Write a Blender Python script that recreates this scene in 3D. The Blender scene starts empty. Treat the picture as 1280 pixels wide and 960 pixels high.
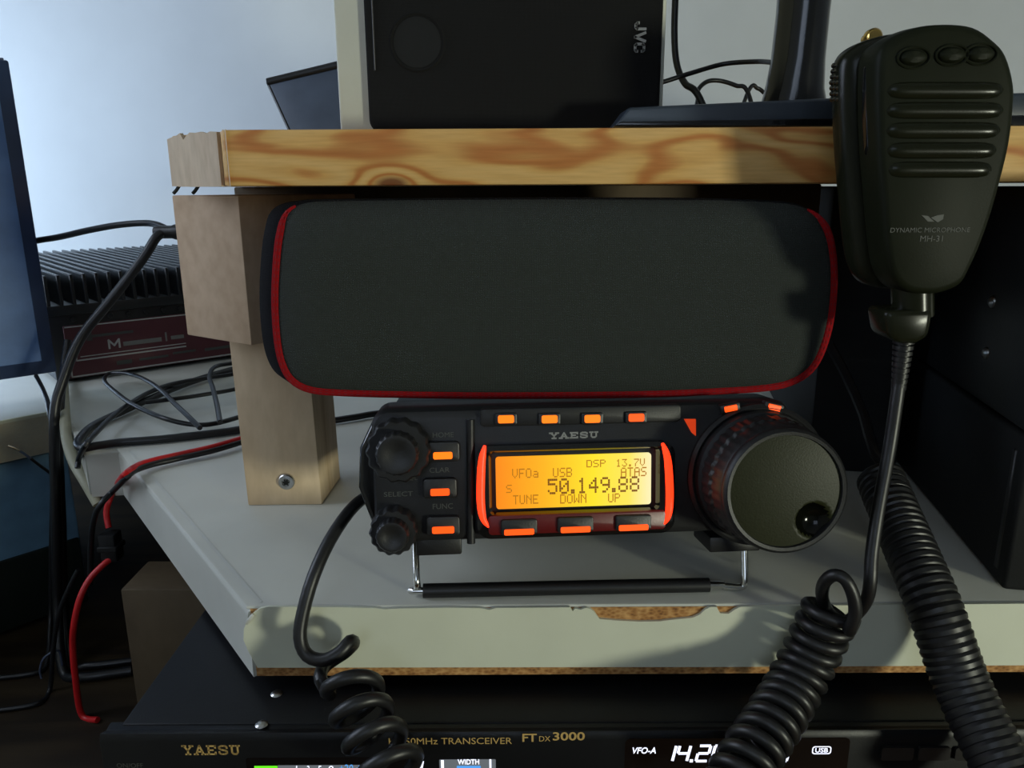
import bpy, bmesh, math, random
import numpy as np
from mathutils import Vector, Matrix
random.seed(7)
C = bpy.context.scene.collection
H = 0.904                      # camera height over the floor (m); all mm coordinates below are measured from the lens

# ------------------------------------------------------------------ camera, light, exposure
PITCH, ROLL, FPX = math.radians(14.4), math.radians(0.3), 960.0
cam_d = bpy.data.cameras.new('camera'); cam = bpy.data.objects.new('camera', cam_d); C.objects.link(cam)
cam.location = (0, 0, H)
cam.rotation_mode = 'QUATERNION'
cam.rotation_quaternion = (Matrix.Rotation(math.pi/2 - PITCH, 4, 'X') @ Matrix.Rotation(-ROLL, 4, 'Z')).to_quaternion()
cam_d.sensor_width = 36.0; cam_d.lens = 36.0*FPX/1280.0; cam_d.clip_start = 0.01; cam_d.clip_end = 50
bpy.context.scene.camera = cam

w = bpy.data.worlds.new('world'); bpy.context.scene.world = w; w.use_nodes = True
w.node_tree.nodes['Background'].inputs[0].default_value = (0.55, 0.72, 1.0, 1)
w.node_tree.nodes['Background'].inputs[1].default_value = 0.6

def area(name, loc, target, sx, sy, power, col):
    l = bpy.data.lights.new(name, 'AREA'); l.shape = 'RECTANGLE'; l.size = sx; l.size_y = sy; l.energy = power; l.color = col
    o = bpy.data.objects.new(name, l); C.objects.link(o); o.location = (loc[0], loc[1], loc[2]+H)
    d = Vector(target) - Vector(loc); o.rotation_euler = d.to_track_quat('-Z', 'Y').to_euler(); return o
# two lights standing in for daylight at an assumed, unseen window on the left
area('added_wall_light', (-0.885, 0.74, 0.03), (0.0, 0.78, 0.0), 0.30, 0.46, 7.2, (0.32, 0.43, 0.57))  # added close to the back wall to brighten its left part
area('assumed_side_daylight', (-0.885, 0.27, 0.28), (0.0, 0.4, -0.1), 0.36, 0.60, 7.0, (0.39, 0.44, 0.53))
# soft fill light added behind the photographer, set at a made-up window
area('rear_fill_light', (-0.5, -2.24, 0.85), (0.0, 0.4, 0.0), 1.1, 1.0, 6.4, (0.70, 0.82, 1.0))
# assumed warm lamp, out of view low on the right, placed to suit the shadows
area('assumed_lamp', (0.96, -0.70, -0.142), (0.0, 0.3, -0.1), 0.14, 0.14, 8.8, (0.96, 1.0, 0.80))
vs = bpy.context.scene.view_settings
bpy.context.scene.display_settings.display_device = 'sRGB'
vs.view_transform = 'Standard'; vs.look = 'None'; vs.gamma = 1.0; vs.use_curve_mapping = False
vs.exposure = 0.0

# ------------------------------------------------------------------ where a picture point lies in the place (mm)
def ray(px, py):
    a, b = (px-640)/FPX, (480-py)/FPX
    c, s = math.cos(ROLL), math.sin(ROLL)
    u, v = a*c + b*s, b*c - a*s
    return np.array([u, math.cos(PITCH)+v*math.sin(PITCH), -math.sin(PITCH)+v*math.cos(PITCH)])
def PY(px, py, Y): d = ray(px, py); return d*(Y/d[1])
def PZ(px, py, Z): d = ray(px, py); return d*(Z/d[2])
DESK = -154.0

# ------------------------------------------------------------------ materials
def lin(c):
    return tuple(((x/255)/12.92 if x/255 <= 0.04045 else ((x/255+0.055)/1.055)**2.4) for x in c) + (1.0,)
class NT:
    def __init__(s, name):
        s.m = bpy.data.materials.new(name); s.m.use_nodes = True; s.t = s.m.node_tree
        s.b = s.t.nodes['Principled BSDF']
    def n(s, ty, **kw):
        nd = s.t.nodes.new(ty)
        for k, v in kw.items():
            if k.startswith('i_'): nd.inputs[k[2:]].default_value = v
            else: setattr(nd, k, v)
        return nd
    def l(s, a, b): s.t.links.new(a, b)
    def ramp(s, fac, stops):
        r = s.n('ShaderNodeValToRGB'); e = r.color_ramp.elements
        while len(e) < len(stops): e.new(0.5)
        for el, (p, c) in zip(e, stops): el.position = p; el.color = c
        s.l(fac, r.inputs[0]); return r.outputs[0]
    def coord(s, scale=(1, 1, 1), kind='Object', loc=(0, 0, 0), rot=(0, 0, 0)):
        tc = s.n('ShaderNodeTexCoord'); mp = s.n('ShaderNodeMapping')
        mp.inputs['Scale'].default_value = scale; mp.inputs['Location'].default_value = loc; mp.inputs['Rotation'].default_value = rot
        s.l(tc.outputs[kind], mp.inputs[0]); return mp.outputs[0]
    def noise(s, vec, scale, detail=3, rough=0.5, dist=0.0):
        nd = s.n('ShaderNodeTexNoise'); nd.inputs['Scale'].default_value = scale; nd.inputs['Detail'].default_value = detail
        nd.inputs['Roughness'].default_value = rough; nd.inputs['Distortion'].default_value = dist
        s.l(vec, nd.inputs['Vector']); return nd.outputs['Fac']
    def math(s, op, a, b=None):
        nd = s.n('ShaderNodeMath', operation=op)
        for i, x in enumerate((a, b)):
            if x is None: continue
            if isinstance(x, (int, float)): nd.inputs[i].default_value = x
            else: s.l(x, nd.inputs[i])
        return nd.outputs[0]
    def bump(s, h, strength=0.3, dist=0.001):
        bp = s.n('ShaderNodeBump'); bp.inputs['Strength'].default_value = strength; bp.inputs['Distance'].default_value = dist
        s.l(h, bp.inputs['Height']); s.l(bp.outputs[0], s.b.inputs['Normal'])

def plain(name, c, rough=0.5, metal=0.0, spec=0.5, var=0.12, nscale=60, bump=0.1, bscale=900, coat=0.0):
    """a procedural material: one colour with slight mottling and a fine surface grain"""
    t = NT(name); v = t.coord()
    cc = lin(c); lo = tuple(x*(1-var) for x in cc[:3])+(1,); hi = tuple(min(1, x*(1+var)) for x in cc[:3])+(1,)
    t.l(t.ramp(t.noise(v, nscale), [(0.3, lo), (0.7, hi)]), t.b.inputs['Base Color'])
    t.b.inputs['Roughness'].default_value = rough; t.b.inputs['Metallic'].default_value = metal
    t.b.inputs['Specular IOR Level'].default_value = spec; t.b.inputs['Coat Weight'].default_value = coat
    if bump: t.bump(t.noise(v, bscale, 2), bump, 0.0004)
    return t.m

def glow(name, c, strength):
    t = NT(name); t.b.inputs['Base Color'].default_value = (0.02, 0.01, 0.0, 1)
    t.b.inputs['Emission Color'].default_value = c; t.b.inputs['Emission Strength'].default_value = strength
    t.b.inputs['Roughness'].default_value = 0.4
    v = t.coord(); n = t.noise(v, 300); t.bump(n, 0.05)
    return t.m

def wood(name, c_lo, c_mid, c_hi, stretch=(5, 60, 60), rings=16.0, offset=(0, 0, 0), rough=0.55, knot=None, rot=(0, 0, 0)):
    t = NT(name); v = t.coord(scale=stretch, loc=offset, rot=rot)
    nf = t.noise(v, 1.0, 1.5, 0.45, 0.3)
    if knot:                                            # rings swept round a knot
        tc = t.n('ShaderNodeTexCoord'); d = t.n('ShaderNodeVectorMath', operation='SUBTRACT'); d.inputs[1].default_value = knot
        t.l(tc.outputs['Object'], d.inputs[0])
        sc = t.n('ShaderNodeVectorMath', operation='MULTIPLY'); sc.inputs[1].default_value = (95, 0, 200); t.l(d.outputs[0], sc.inputs[0])
        ln = t.n('ShaderNodeVectorMath', operation='LENGTH'); t.l(sc.outputs[0], ln.inputs[0])
        k = t.math('POWER', 2.718, t.math('MULTIPLY', t.math('MULTIPLY', ln.outputs['Value'], ln.outputs['Value']), -0.9))
        nf = t.math('ADD', nf, t.math('MULTIPLY', k, 0.55))
    sn = t.math('SINE', t.math('MULTIPLY', nf, rings))
    g = t.math('ADD', t.math('MULTIPLY', sn, 0.5), 0.5)
    col = t.ramp(g, [(0.0, lin(c_hi)), (0.62, lin(c_mid)), (1.0, lin(c_lo))])
    fib = t.noise(t.coord(scale=(stretch[0]*4, stretch[1]*12, stretch[2]*12), rot=rot), 1.0, 3)
    mx = t.n('ShaderNodeMix', data_type='RGBA', blend_type='MULTIPLY'); mx.inputs['Factor'].default_value = 0.5
    t.l(col, mx.inputs[6]); t.l(t.ramp(fib, [(0.25, (0.62, 0.58, 0.52, 1)), (0.75, (1, 1, 1, 1))]), mx.inputs[7])
    out = mx.outputs[2]
    if knot:
        m2 = t.n('ShaderNodeMix', data_type='RGBA'); m2.inputs[7].default_value = lin((96, 42, 22))
        t.l(t.ramp(k, [(0.62, (0, 0, 0, 1)), (0.9, (0.85, 0.85, 0.85, 1))]), m2.inputs['Factor']); t.l(out, m2.inputs[6]); out = m2.outputs[2]
    t.l(out, t.b.inputs['Base Color'])
    t.b.inputs['Roughness'].default_value = rough; t.b.inputs['Specular IOR Level'].default_value = 0.25
    t.bump(fib, 0.15, 0.0004)
    return t.m

def chipboard(name):
    t = NT(name); v = t.coord(scale=(1, 1, 1.6)); vo = t.n('ShaderNodeTexVoronoi'); vo.inputs['Scale'].default_value = 520; t.l(v, vo.inputs['Vector'])
    nn = t.noise(v, 220, 4)
    t.l(t.ramp(t.math('ADD', t.math('MULTIPLY', vo.outputs['Distance'], 0.5), t.math('MULTIPLY', nn, 0.6)), [(0.2, lin((84, 48, 22))), (0.5, lin((160, 112, 62))), (0.8, lin((196, 152, 96)))]), t.b.inputs['Base Color'])
    t.b.inputs['Roughness'].default_value = 0.9; t.bump(nn, 0.6, 0.001); return t.m

def fabric(name, c, scale=1400.0):
    t = NT(name); v = t.coord(); wa = t.n('ShaderNodeTexWave', wave_type='BANDS', bands_direction='X'); wb = t.n('ShaderNodeTexWave', wave_type='BANDS', bands_direction='Z')
    for x in (wa, wb): x.inputs['Scale'].default_value = scale*0.35; x.inputs['Distortion'].default_value = 1.5; t.l(v, x.inputs['Vector'])
    m = t.math('MULTIPLY', wa.outputs['Fac'], wb.outputs['Fac']); cc = lin(c)
    lint = t.noise(v, 260, 2, 0.6)
    mx = t.n('ShaderNodeMix', data_type='RGBA'); mx.inputs[7].default_value = lin((150, 150, 140))
    t.l(t.ramp(lint, [(0.80, (0, 0, 0, 1)), (0.86, (0.8, 0.8, 0.8, 1))]), mx.inputs['Factor'])
    t.l(t.ramp(m, [(0.0, tuple(x*0.7 for x in cc[:3])+(1,)), (1.0, tuple(x*1.2 for x in cc[:3])+(1,))]), mx.inputs[6])
    t.l(mx.outputs[2], t.b.inputs['Base Color']); t.b.inputs['Roughness'].default_value = 0.95; t.b.inputs['Specular IOR Level'].default_value = 0.15
    t.bump(m, 0.5, 0.0006); return t.m

def lcd(name):
    t = NT(name); tc = t.n('ShaderNodeTexCoord'); sp = t.n('ShaderNodeSeparateXYZ'); t.l(tc.outputs['Object'], sp.inputs[0])
    f = t.math('ADD', t.math('MULTIPLY', sp.outputs['X'], 1/0.0575), 0.505)
    col = t.ramp(f, [(0.0, (1.0, 0.26, 0.006, 1)), (0.3, (1.0, 0.46, 0.01, 1)), (0.62, (1.0, 0.78, 0.02, 1)), (0.85, (1.0, 0.80, 0.10, 1)), (1.0, (1.0, 0.88, 0.5, 1))])
    t.l(col, t.b.inputs['Emission Color']); t.b.inputs['Emission Strength'].default_value = 1.0
    t.b.inputs['Base Color'].default_value = (0.03, 0.02, 0.005, 1); t.b.inputs['Roughness'].default_value = 0.35
    return t.m

M = {
 'wall': plain('painted_plaster', (206, 208, 208), 0.85, var=0.03, nscale=14, bump=0.5, bscale=45),
 'ceiling': plain('ceiling_paint', (225, 225, 222), 0.9, var=0.02),
 'floor': wood('floor_wood', (70, 48, 30), (96, 66, 40), (118, 84, 54), (1, 6, 6), 20),
 'white_paint': plain('white_paint', (225, 225, 222), 0.4, var=0.02),
 'laminate': plain('grey_laminate', (192, 192, 182), 0.38, var=0.05, nscale=25, bump=0.06, bscale=1500),
 'band': plain('cream_edge_band', (206, 208, 188), 0.5, var=0.04, nscale=30, bump=0.05),
 'core': chipboard('chipboard'),
 'pine': wood('pine_board', (190, 122, 64), (216, 168, 98), (224, 182, 116), (16, 30, 66), 27, (0.3, 0.1, 0.2), knot=(0.070, -0.064, 0.1550)),
 'endgrain': wood('pine_end_grain', (176, 146, 118), (206, 180, 152), (216, 196, 170), (40, 40, 8), 9, rough=0.75),
 'batten': wood('pale_batten', (166, 136, 106), (188, 160, 130), (200, 174, 146), (22, 22, 12), 9, rough=0.75, rot=(0.4, 0.5, 0.2)),
 'leg_wood': wood('leg_pine', (184, 154, 122), (210, 184, 150), (218, 194, 162), (45, 45, 5), 12, rough=0.65),
 'dark_wood': wood('dark_shelf_wood', (34, 26, 16), (46, 36, 22), (54, 44, 28), (6, 30, 30), 16),
 'panel_wood': wood('brown_support_wood', (66, 56, 42), (80, 68, 52), (88, 76, 58), (30, 30, 6), 10),
 'black': plain('black_plastic', (25, 25, 26), 0.42, var=0.15, bump=0.12, bscale=1600),
 'black_gloss': plain('glossy_black_plastic', (14, 15, 17), 0.16, var=0.1, bump=0.02, coat=0.3),
 'slate_gloss': plain('slate_gloss_plastic', (48, 56, 66), 0.3, var=0.06, bump=0.02),
 'black_matte': plain('matte_black', (20, 21, 21), 0.7, var=0.2, bump=0.2, bscale=1200, spec=0.3),
 'radio': plain('radio_black', (30, 30, 31), 0.45, var=0.15, bump=0.12, bscale=1800, spec=0.35),
 'ft_black': plain('satin_black_paint', (13, 14, 16), 0.4, spec=0.3, var=0.1, bump=0.1, bscale=1500),
 'metal_black': plain('black_painted_steel', (24, 26, 28), 0.38, var=0.1, bump=0.15, bscale=1500),
 'mic': plain('mic_plastic', (26, 28, 18), 0.24, spec=0.2, var=0.08, bump=0.03, bscale=2000),
 'mic_face': plain('mic_back_plastic', (25, 28, 17), 0.5, spec=0.1, var=0.08, bump=0.08, bscale=2000),
 'rubber': plain('black_rubber', (20, 20, 21), 0.42, var=0.1, bump=0.05),
 'cable': plain('cable_jacket', (22, 23, 26), 0.38, var=0.12, bump=0.05),
 'navy': plain('navy_screen_plastic', (44, 58, 88), 0.25, var=0.08, bump=0.03),
 'greyblue': plain('greyblue_plastic', (70, 80, 100), 0.4, var=0.06),
 'red': plain('red_cable_jacket', (190, 22, 26), 0.4, var=0.1, bump=0.05),
 'grey_cable': plain('grey_cable_jacket', (158, 156, 134), 0.5, var=0.05),
 'pouch': fabric('charcoal_fabric', (58, 62, 59)),
 'gusset': fabric('black_gusset_fabric', (20, 21, 24)),
 'piping': fabric('red_piping', (165, 22, 28), 2600),
 'grille': fabric('speaker_cloth', (34, 34, 34), 2400),
 'cream': plain('cream_cabinet', (196, 196, 182), 0.5, var=0.03),
 'chrome': plain('chrome', (215, 215, 210), 0.14, 1.0, var=0.03, bump=0.0),
 'steel': plain('zinc_screw', (190, 190, 188), 0.3, 1.0, var=0.08, bump=0.1),
 'brass': plain('brass', (225, 190, 110), 0.25, 1.0, var=0.05, bump=0.05),
 'copper': plain('bare_wire', (235, 220, 190), 0.25, 1.0, var=0.05, bump=0),
 'silver_print': plain('silver_print', (150, 150, 148), 0.4, var=0.05, bump=0),
 'grey_print': plain('grey_print', (118, 118, 112), 0.6, var=0.05, bump=0),
 'dim_print': plain('dim_print', (70, 72, 68), 0.6, var=0.05, bump=0),
 'gold_print': plain('gold_print', (190, 158, 96), 0.45, var=0.05, bump=0),
 'maroon': plain('maroon_label', (84, 40, 46), 0.5, var=0.05),
 'label_line': plain('pale_label_print', (176, 176, 170), 0.6, var=0.04, bump=0),
 'lcd': lcd('backlit_display'),
 'lcd_ink': glow('display_ink', (0.62, 0.22, 0.006, 1), 0.75), 'lcd_dark': glow('dark_display_ink', (0.36, 0.12, 0.006, 1), 0.55),
 'key_lit': glow('orange_key_light', (1.0, 0.075, 0.004, 1), 1.6),
 'key_lit_yellow': glow('amber_key_light', (1.0, 0.16, 0.004, 1), 1.7),
 'pipe_lit': glow('red_light_pipe', (1.0, 0.03, 0.006, 1), 2.4),
 'led': glow('orange_lamp', (1.0, 0.07, 0.01, 1), 0.55),
 'white_lit': glow('white_display_light', (0.78, 0.82, 1.0, 1), 1.6),
 'green_lit': glow('green_display_light', (0.16, 1.0, 0.02, 1), 0.9),
 'blue_lit': glow('blue_display_light', (0.10, 0.42, 1.0, 1), 0.9),
 'grey_lit': glow('grey_display_light', (0.6, 0.7, 0.8, 1), 0.2),
 'red_bleed': plain('red_bleed_bezel', (96, 14, 14), 0.35, var=0.1, bump=0.05),
 'glass': plain('display_glass', (10, 10, 12), 0.12, var=0.02, bump=0),
}
gl = NT('window_glass'); gl.b.inputs['Transmission Weight'].default_value = 1.0; gl.b.inputs['Roughness'].default_value = 0.02; gl.b.inputs['IOR'].default_value = 1.05
M['window_glass'] = gl.m

# ------------------------------------------------------------------ mesh building (mm)
def crom(pts, n=8, closed=False):
    P = [np.array(p, float) for p in pts]; out = []
    L = len(P)
    for i in range(L if closed else L-1):
        if closed: a, b, c, d = P[i-1], P[i], P[(i+1) % L], P[(i+2) % L]
        else: a, b, c, d = P[max(i-1, 0)], P[i], P[i+1], P[min(i+2, L-1)]
        for k in range(n):
            t = k/n
            out.append(0.5*((2*b)+(-a+c)*t+(2*a-5*b+4*c-d)*t*t+(-a+3*b-3*c+d)*t**3))
    if not closed: out.append(P[-1])
    return out

class MB:
    def __init__(s): s.v = []; s.f = []
    def add(s, v, f):
        o = len(s.v); s.v += [tuple(map(float, p)) for p in v]; s.f += [tuple(i+o for i in q) for q in f]; return s
    def _bev(s, v, f, bev, seg, ang=0.5, sel=None):
        if bev <= 0: return s.add(v, f)
        bm = bmesh.new(); vv = [bm.verts.new(p) for p in v]
        for q in f: bm.faces.new([vv[i] for i in q])
        bmesh.ops.recalc_face_normals(bm, faces=bm.faces)
        es = [e for e in bm.edges if len(e.link_faces) == 2 and e.calc_face_angle(0) > ang and (sel is None or sel(e))]
        bmesh.ops.bevel(bm, geom=es, offset=bev, segments=seg, affect='EDGES', profile=0.5, clamp_overlap=True)
        bm.verts.index_update()
        r = s.add([x.co[:] for x in bm.verts], [[x.index for x in q.verts] for q in bm.faces]); bm.free(); return r
    def box(s, x0, x1, y0, y1, z0, z1, bev=0.0, seg=2, T=None):
        v = [np.array((x, y, z), float) for x in (x0, x1) for y in (y0, y1) for z in (z0, z1)]
        if T is not None: v = [T(p) for p in v]
        f = [(0, 1, 3, 2), (4, 6, 7, 5), (0, 4, 5, 1), (2, 3, 7, 6), (0, 2, 6, 4), (1, 5, 7, 3)]
        return s._bev(v, f, bev, seg)
    def prism(s, pts, axis, a, b, bev=0.0, seg=2, ang=0.5, T=None, sel=None):
        """outline swept along an axis: 'y' outline is (x,z), 'z' outline is (x,y), 'x' outline is (y,z)"""
        n = len(pts)
        def mk(p, t): return {'y': (p[0], t, p[1]), 'z': (p[0], p[1], t), 'x': (t, p[0], p[1])}[axis]
        v = [np.array(mk(p, a), float) for p in pts]+[np.array(mk(p, b), float) for p in pts]
        if T is not None: v = [T(p) for p in v]
        f = [tuple(range(n)), tuple(range(2*n-1, n-1, -1))]+[(i, i+n, (i+1) % n+n, (i+1) % n) for i in range(n)]
        return s._bev(v, f, bev, seg, ang, sel)
    def loft(s, secs, cap=True):
        n = len(secs[0]); v = [p for q in secs for p in q]; f = []
        for k in range(len(secs)-1):
            for i in range(n): f.append((k*n+i, k*n+(i+1) % n, (k+1)*n+(i+1) % n, (k+1)*n+i))
        if cap: f += [tuple(range(n-1, -1, -1)), tuple(range((len(secs)-1)*n, len(secs)*n))]
        return s.add(v, f)
    def tube(s, pts, r, seg=10, n=8, closed=False, smooth=True):
        P = crom(pts, n, closed) if smooth else [np.array(p, float) for p in pts]
        L = len(P); T = []
        for i in range(L):
            a = P[i-1] if (closed or i > 0) else P[0]; b = P[(i+1) % L] if (closed or i < L-1) else P[-1]
            d = b-a; T.append(d/(np.linalg.norm(d)+1e-9))
        u = np.cross(T[0], (0, 0, 1.0)); u = u if np.linalg.norm(u) > 0.1 else np.cross(T[0], (1.0, 0, 0)); u /= np.linalg.norm(u)
        v = []; f = []
        for i in range(L):
            u = u-T[i]*np.dot(u, T[i]); u /= np.linalg.norm(u)+1e-9; w_ = np.cross(T[i], u)
            rr = float(np.interp(i/(L-1), np.linspace(0, 1, len(r)), r)) if isinstance(r, (list, tuple)) else r
            for k in range(seg):
                an = 2*math.pi*k/seg; v.append(P[i]+rr*(math.cos(an)*u+math.sin(an)*w_))
        for i in range(L if closed else L-1):
            for k in range(seg):
                j = (i+1) % L; f.append((i*seg+k, i*seg+(k+1) % seg, j*seg+(k+1) % seg, j*seg+k))
        if not closed: f += [tuple(range(seg-1, -1, -1)), tuple(range((L-1)*seg, L*seg))]
        return s.add(v, f)
    def lathe(s, prof, c=(0, 0, 0), seg=48, lobes=None, T=None):
        """profile of (radius, y) turned about the y axis through c; lobes(theta, r, y) gives a new radius"""
        v = []; f = []; n = len(prof)
        for k in range(seg):
            th = 2*math.pi*k/seg
            for (r, y) in prof:
                rr = lobes(th, r, y) if lobes else r
                p = np.array((c[0]+rr*math.cos(th), c[1]+y, c[2]+rr*math.sin(th))); v.append(T(p) if T else p)
        for k in range(seg):
            for i in range(n-1):
                a, b = k*n, ((k+1) % seg)*n; f.append((a+i, a+i+1, b+i+1, b+i))
        f += [tuple(k*n for k in range(seg)), tuple(k*n+n-1 for k in range(seg-1, -1, -1))]
        return s.add(v, f)
    def build(s, name, mat, parent=None, base=None, loc=None, ang=38, smooth=True):
        """link as one mesh object; base is the mm origin of the thing"""
        b = np.array(BASE[parent.name] if parent is not None else (base if base is not None else (0, 0, 0)), float)
        me = bpy.data.meshes.new(name); me.from_pydata([tuple((np.array(p)-b)*0.001) for p in s.v], [], s.f); me.validate()
        bm = bmesh.new(); bm.from_mesh(me); bmesh.ops.recalc_face_normals(bm, faces=bm.faces); bm.to_mesh(me); bm.free()
        if smooth: me.shade_smooth(); me.set_sharp_from_angle(angle=math.radians(ang))
        me.materials.append(mat if not isinstance(mat, str) else M[mat])
        o = bpy.data.objects.new(name, me); C.objects.link(o)
        if parent is not None: o.parent = parent
        else: o.location = (b[0]*.001, b[1]*.001, b[2]*.001+H)
        BASE[o.name] = b
        return o
BASE = {}
def tag(o, label, cat, group=None):
    o['label'] = label; o['category'] = cat
    if group: o['group'] = group
    return o
def thing(name, label, cat, base, group=None):
    o = bpy.data.objects.new(name, None); C.objects.link(o); o.empty_display_size = 0.01
    o.location = (base[0]*.001, base[1]*.001, base[2]*.001+H); BASE[o.name] = np.array(base, float)
    return tag(o, label, cat, group)
def struct(o): o['kind'] = 'structure'; return o

def inset(pts, d):
    c = (np.max(pts, 0)+np.min(pts, 0))/2; h = (np.max(pts, 0)-np.min(pts, 0))/2
    return c+(np.array(pts)-c)*((h-d)/h)
def rrect(x0, x1, z0, z1, r, n=6):
    o = []
    for cx, cz, a0 in ((x1-r, z1-r, 0), (x0+r, z1-r, 90), (x0+r, z0+r, 180), (x1-r, z0+r, 270)):
        for k in range(n+1):
            a = math.radians(a0+90*k/n); o.append((cx+r*math.cos(a), cz+r*math.sin(a)))
    return o

EX, EZ = np.array((1., 0, 0)), np.array((0, 0, 1.))
def text(parent, string, p0, width, height, mat, ex=EX, ez=EZ, depth=0.15, shear=0.0, name='lettering', bold=0.0):
    """flat printed lettering whose lower left corner is p0, fitted to width x height (mm)"""
    cu = bpy.data.curves.new('t', 'FONT'); cu.body = string; cu.offset = bold; cu.resolution_u = 3; cu.shear = shear
    o = bpy.data.objects.new('t', cu); C.objects.link(o); bpy.context.view_layer.update()
    me = bpy.data.meshes.new_from_object(o.evaluated_get(bpy.context.evaluated_depsgraph_get()))
    V = np.array([v.co[:] for v in me.vertices]); F = [tuple(p.vertices) for p in me.polygons]
    bpy.data.objects.remove(o); bpy.data.curves.remove(cu); bpy.data.meshes.remove(me)
    lo, hi = V.min(0), V.max(0); nrm = np.cross(ex, ez)
    vv = [np.array(p0)+ex*(q[0]-lo[0])/(hi[0]-lo[0])*width+ez*(q[1]-lo[1])/(hi[1]-lo[1])*height+nrm*depth for q in V]
    return MB().add(vv, F).build(name, mat, parent, smooth=False)

SLAB = {'Y': [[(0.08, 1), (.5, .48)], [(.92, 1), (.5, .48)], [(.5, .5), (.5, 0)], [(-.06, .97), (.32, .97)], [(.68, .97), (1.06, .97)], [(.25, .03), (.75, .03)]],
 'A': [[(.1, 0), (.5, 1)], [(.9, 0), (.5, 1)], [(.27, .33), (.73, .33)], [(-.08, .03), (.3, .03)], [(.7, .03), (1.08, .03)]],
 'E': [[(.22, 0), (.22, 1)], [(.05, .96), (.95, .96)], [(.05, .04), (.95, .04)], [(.22, .5), (.68, .5)], [(.92, 1), (.92, .74)], [(.92, 0), (.92, .26)]],
 'S': [[(.9, .7), (.88, .86), (.68, .96), (.32, .96), (.12, .84), (.12, .66), (.3, .55), (.7, .46), (.89, .34), (.89, .16), (.68, .04), (.32, .04), (.12, .14), (.1, .3)]],
 'U': [[(.2, 1), (.2, .22), (.36, .04), (.64, .04), (.8, .22), (.8, 1)], [(0.0, .97), (.4, .97)], [(.6, .97), (1.0, .97)]],
 'J': [[(.78, 1), (.78, .25), (.62, .1), (.3, .1), (.14, .25), (.14, .38)]], 'V': [[(.05, 1), (.5, .06)], [(.95, 1), (.5, .06)]],
 'C': [[(.88, .7), (.88, .8), (.74, .9), (.26, .9), (.12, .78), (.12, .22), (.26, .1), (.74, .1), (.88, .2), (.88, .32)]]}
def strokes(mb, segs, P, th, nrm, depth):
    for pl in segs:
        for a, b in zip(pl[:-1], pl[1:]):
            A, B = P(a), P(b); d = (B-A); L = np.linalg.norm(d); d /= L+1e-9; sd = np.cross(d, nrm)*th/2; A = A-d*th*0.3; B = B+d*th*0.3
            q = [A-sd, B-sd, B+sd, A+sd]; mb.add(q+[x+nrm*depth for x in q], [(3, 2, 1, 0), (4, 5, 6, 7), (0, 1, 5, 4), (1, 2, 6, 5), (2, 3, 7, 6), (3, 0, 4, 7)])
def slab_word(parent, wd, p0, width, height, th, mat, ex=EX, ez=EZ, gap=0.22, depth=0.2):
    mb = MB(); cw = width/(len(wd)+gap*(len(wd)-1)); nrm = np.cross(ex, ez)
    for i, ch in enumerate(wd):
        o = np.array(p0)+ex*cw*i*(1+gap)
        strokes(mb, SLAB[ch], lambda q: o+ex*q[0]*cw+ez*q[1]*height, th, nrm, depth)
    return mb.build('lettering', mat, parent, smooth=False)

# ------------------------------------------------------------------ the room
def wallbox(name, x0, x1, y0, y1, z0, z1, m): return struct(MB().box(x0, x1, y0, y1, z0, z1).build(name, m, base=(0, 0, 0)))
wallbox('wall_back', -1020, 1900, 960, 1060, -904, 1500, 'wall')
wallbox('wall_right', 1900, 2000, -2300, 960, -904, 1500, 'wall')
wallbox('floor', -1020, 2000, -2400, 1060, -1004, -904, 'floor')
wallbox('ceiling', -1020, 2000, -2400, 1060, 1500, 1600, 'ceiling')
def holed(name, axis, a0, a1, u0, u1, hu0, hu1, hz0, hz1):
    mb = MB()
    for (p, q, z0, z1) in ((u0, hu0, -904, 1500), (hu1, u1, -904, 1500), (hu0, hu1, -904, hz0), (hu0, hu1, hz1, 1500)):
        if axis == 'x': mb.box(a0, a1, p, q, z0, z1)
        else: mb.box(p, q, a0, a1, z0, z1)
    return struct(mb.build(name, 'wall', base=(0, 0, 0)))
def window(name, axis, a, hu0, hu1, hz0, hz1, mull=None):
    f = MB(); g = MB(); t = 40
    def bx(m, u0, u1, z0, z1, d, b):
        if axis == 'x': m.box(a-d, a+d, u0, u1, z0, z1, b)
        else: m.box(u0, u1, a-d, a+d, z0, z1, b)
    bx(f, hu0, hu0+t, hz0, hz1, 20, 3); bx(f, hu1-t, hu1, hz0, hz1, 20, 3); bx(f, hu0+t, hu1-t, hz0, hz0+t, 20, 3); bx(f, hu0+t, hu1-t, hz1-t, hz1, 20, 3)
    if mull: bx(f, mull-20, mull+20, hz0+t, hz1-t, 20, 3)
    o = struct(f.build(name, 'white_paint', base=(0, 0, 0))); bx(g, hu0+t, hu1-t, hz0+t, hz1-t, 2, 0); g.build('pane', 'window_glass', o)
holed('wall_left', 'x', -1020, -920, -2300, 960, 60, 930, -250, 640); window('assumed_window', 'x', -970, 60, 930, -250, 640, 510)  # left window is assumed, out of view, to go with the side lights
holed('wall_front', 'y', -2400, -2300, -1020, 1900, -1000, 200, 300, 1400); window('added_window', 'y', -2350, -1000, 200, 300, 1400)  # window behind the camera is added to go with the fill light

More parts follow.
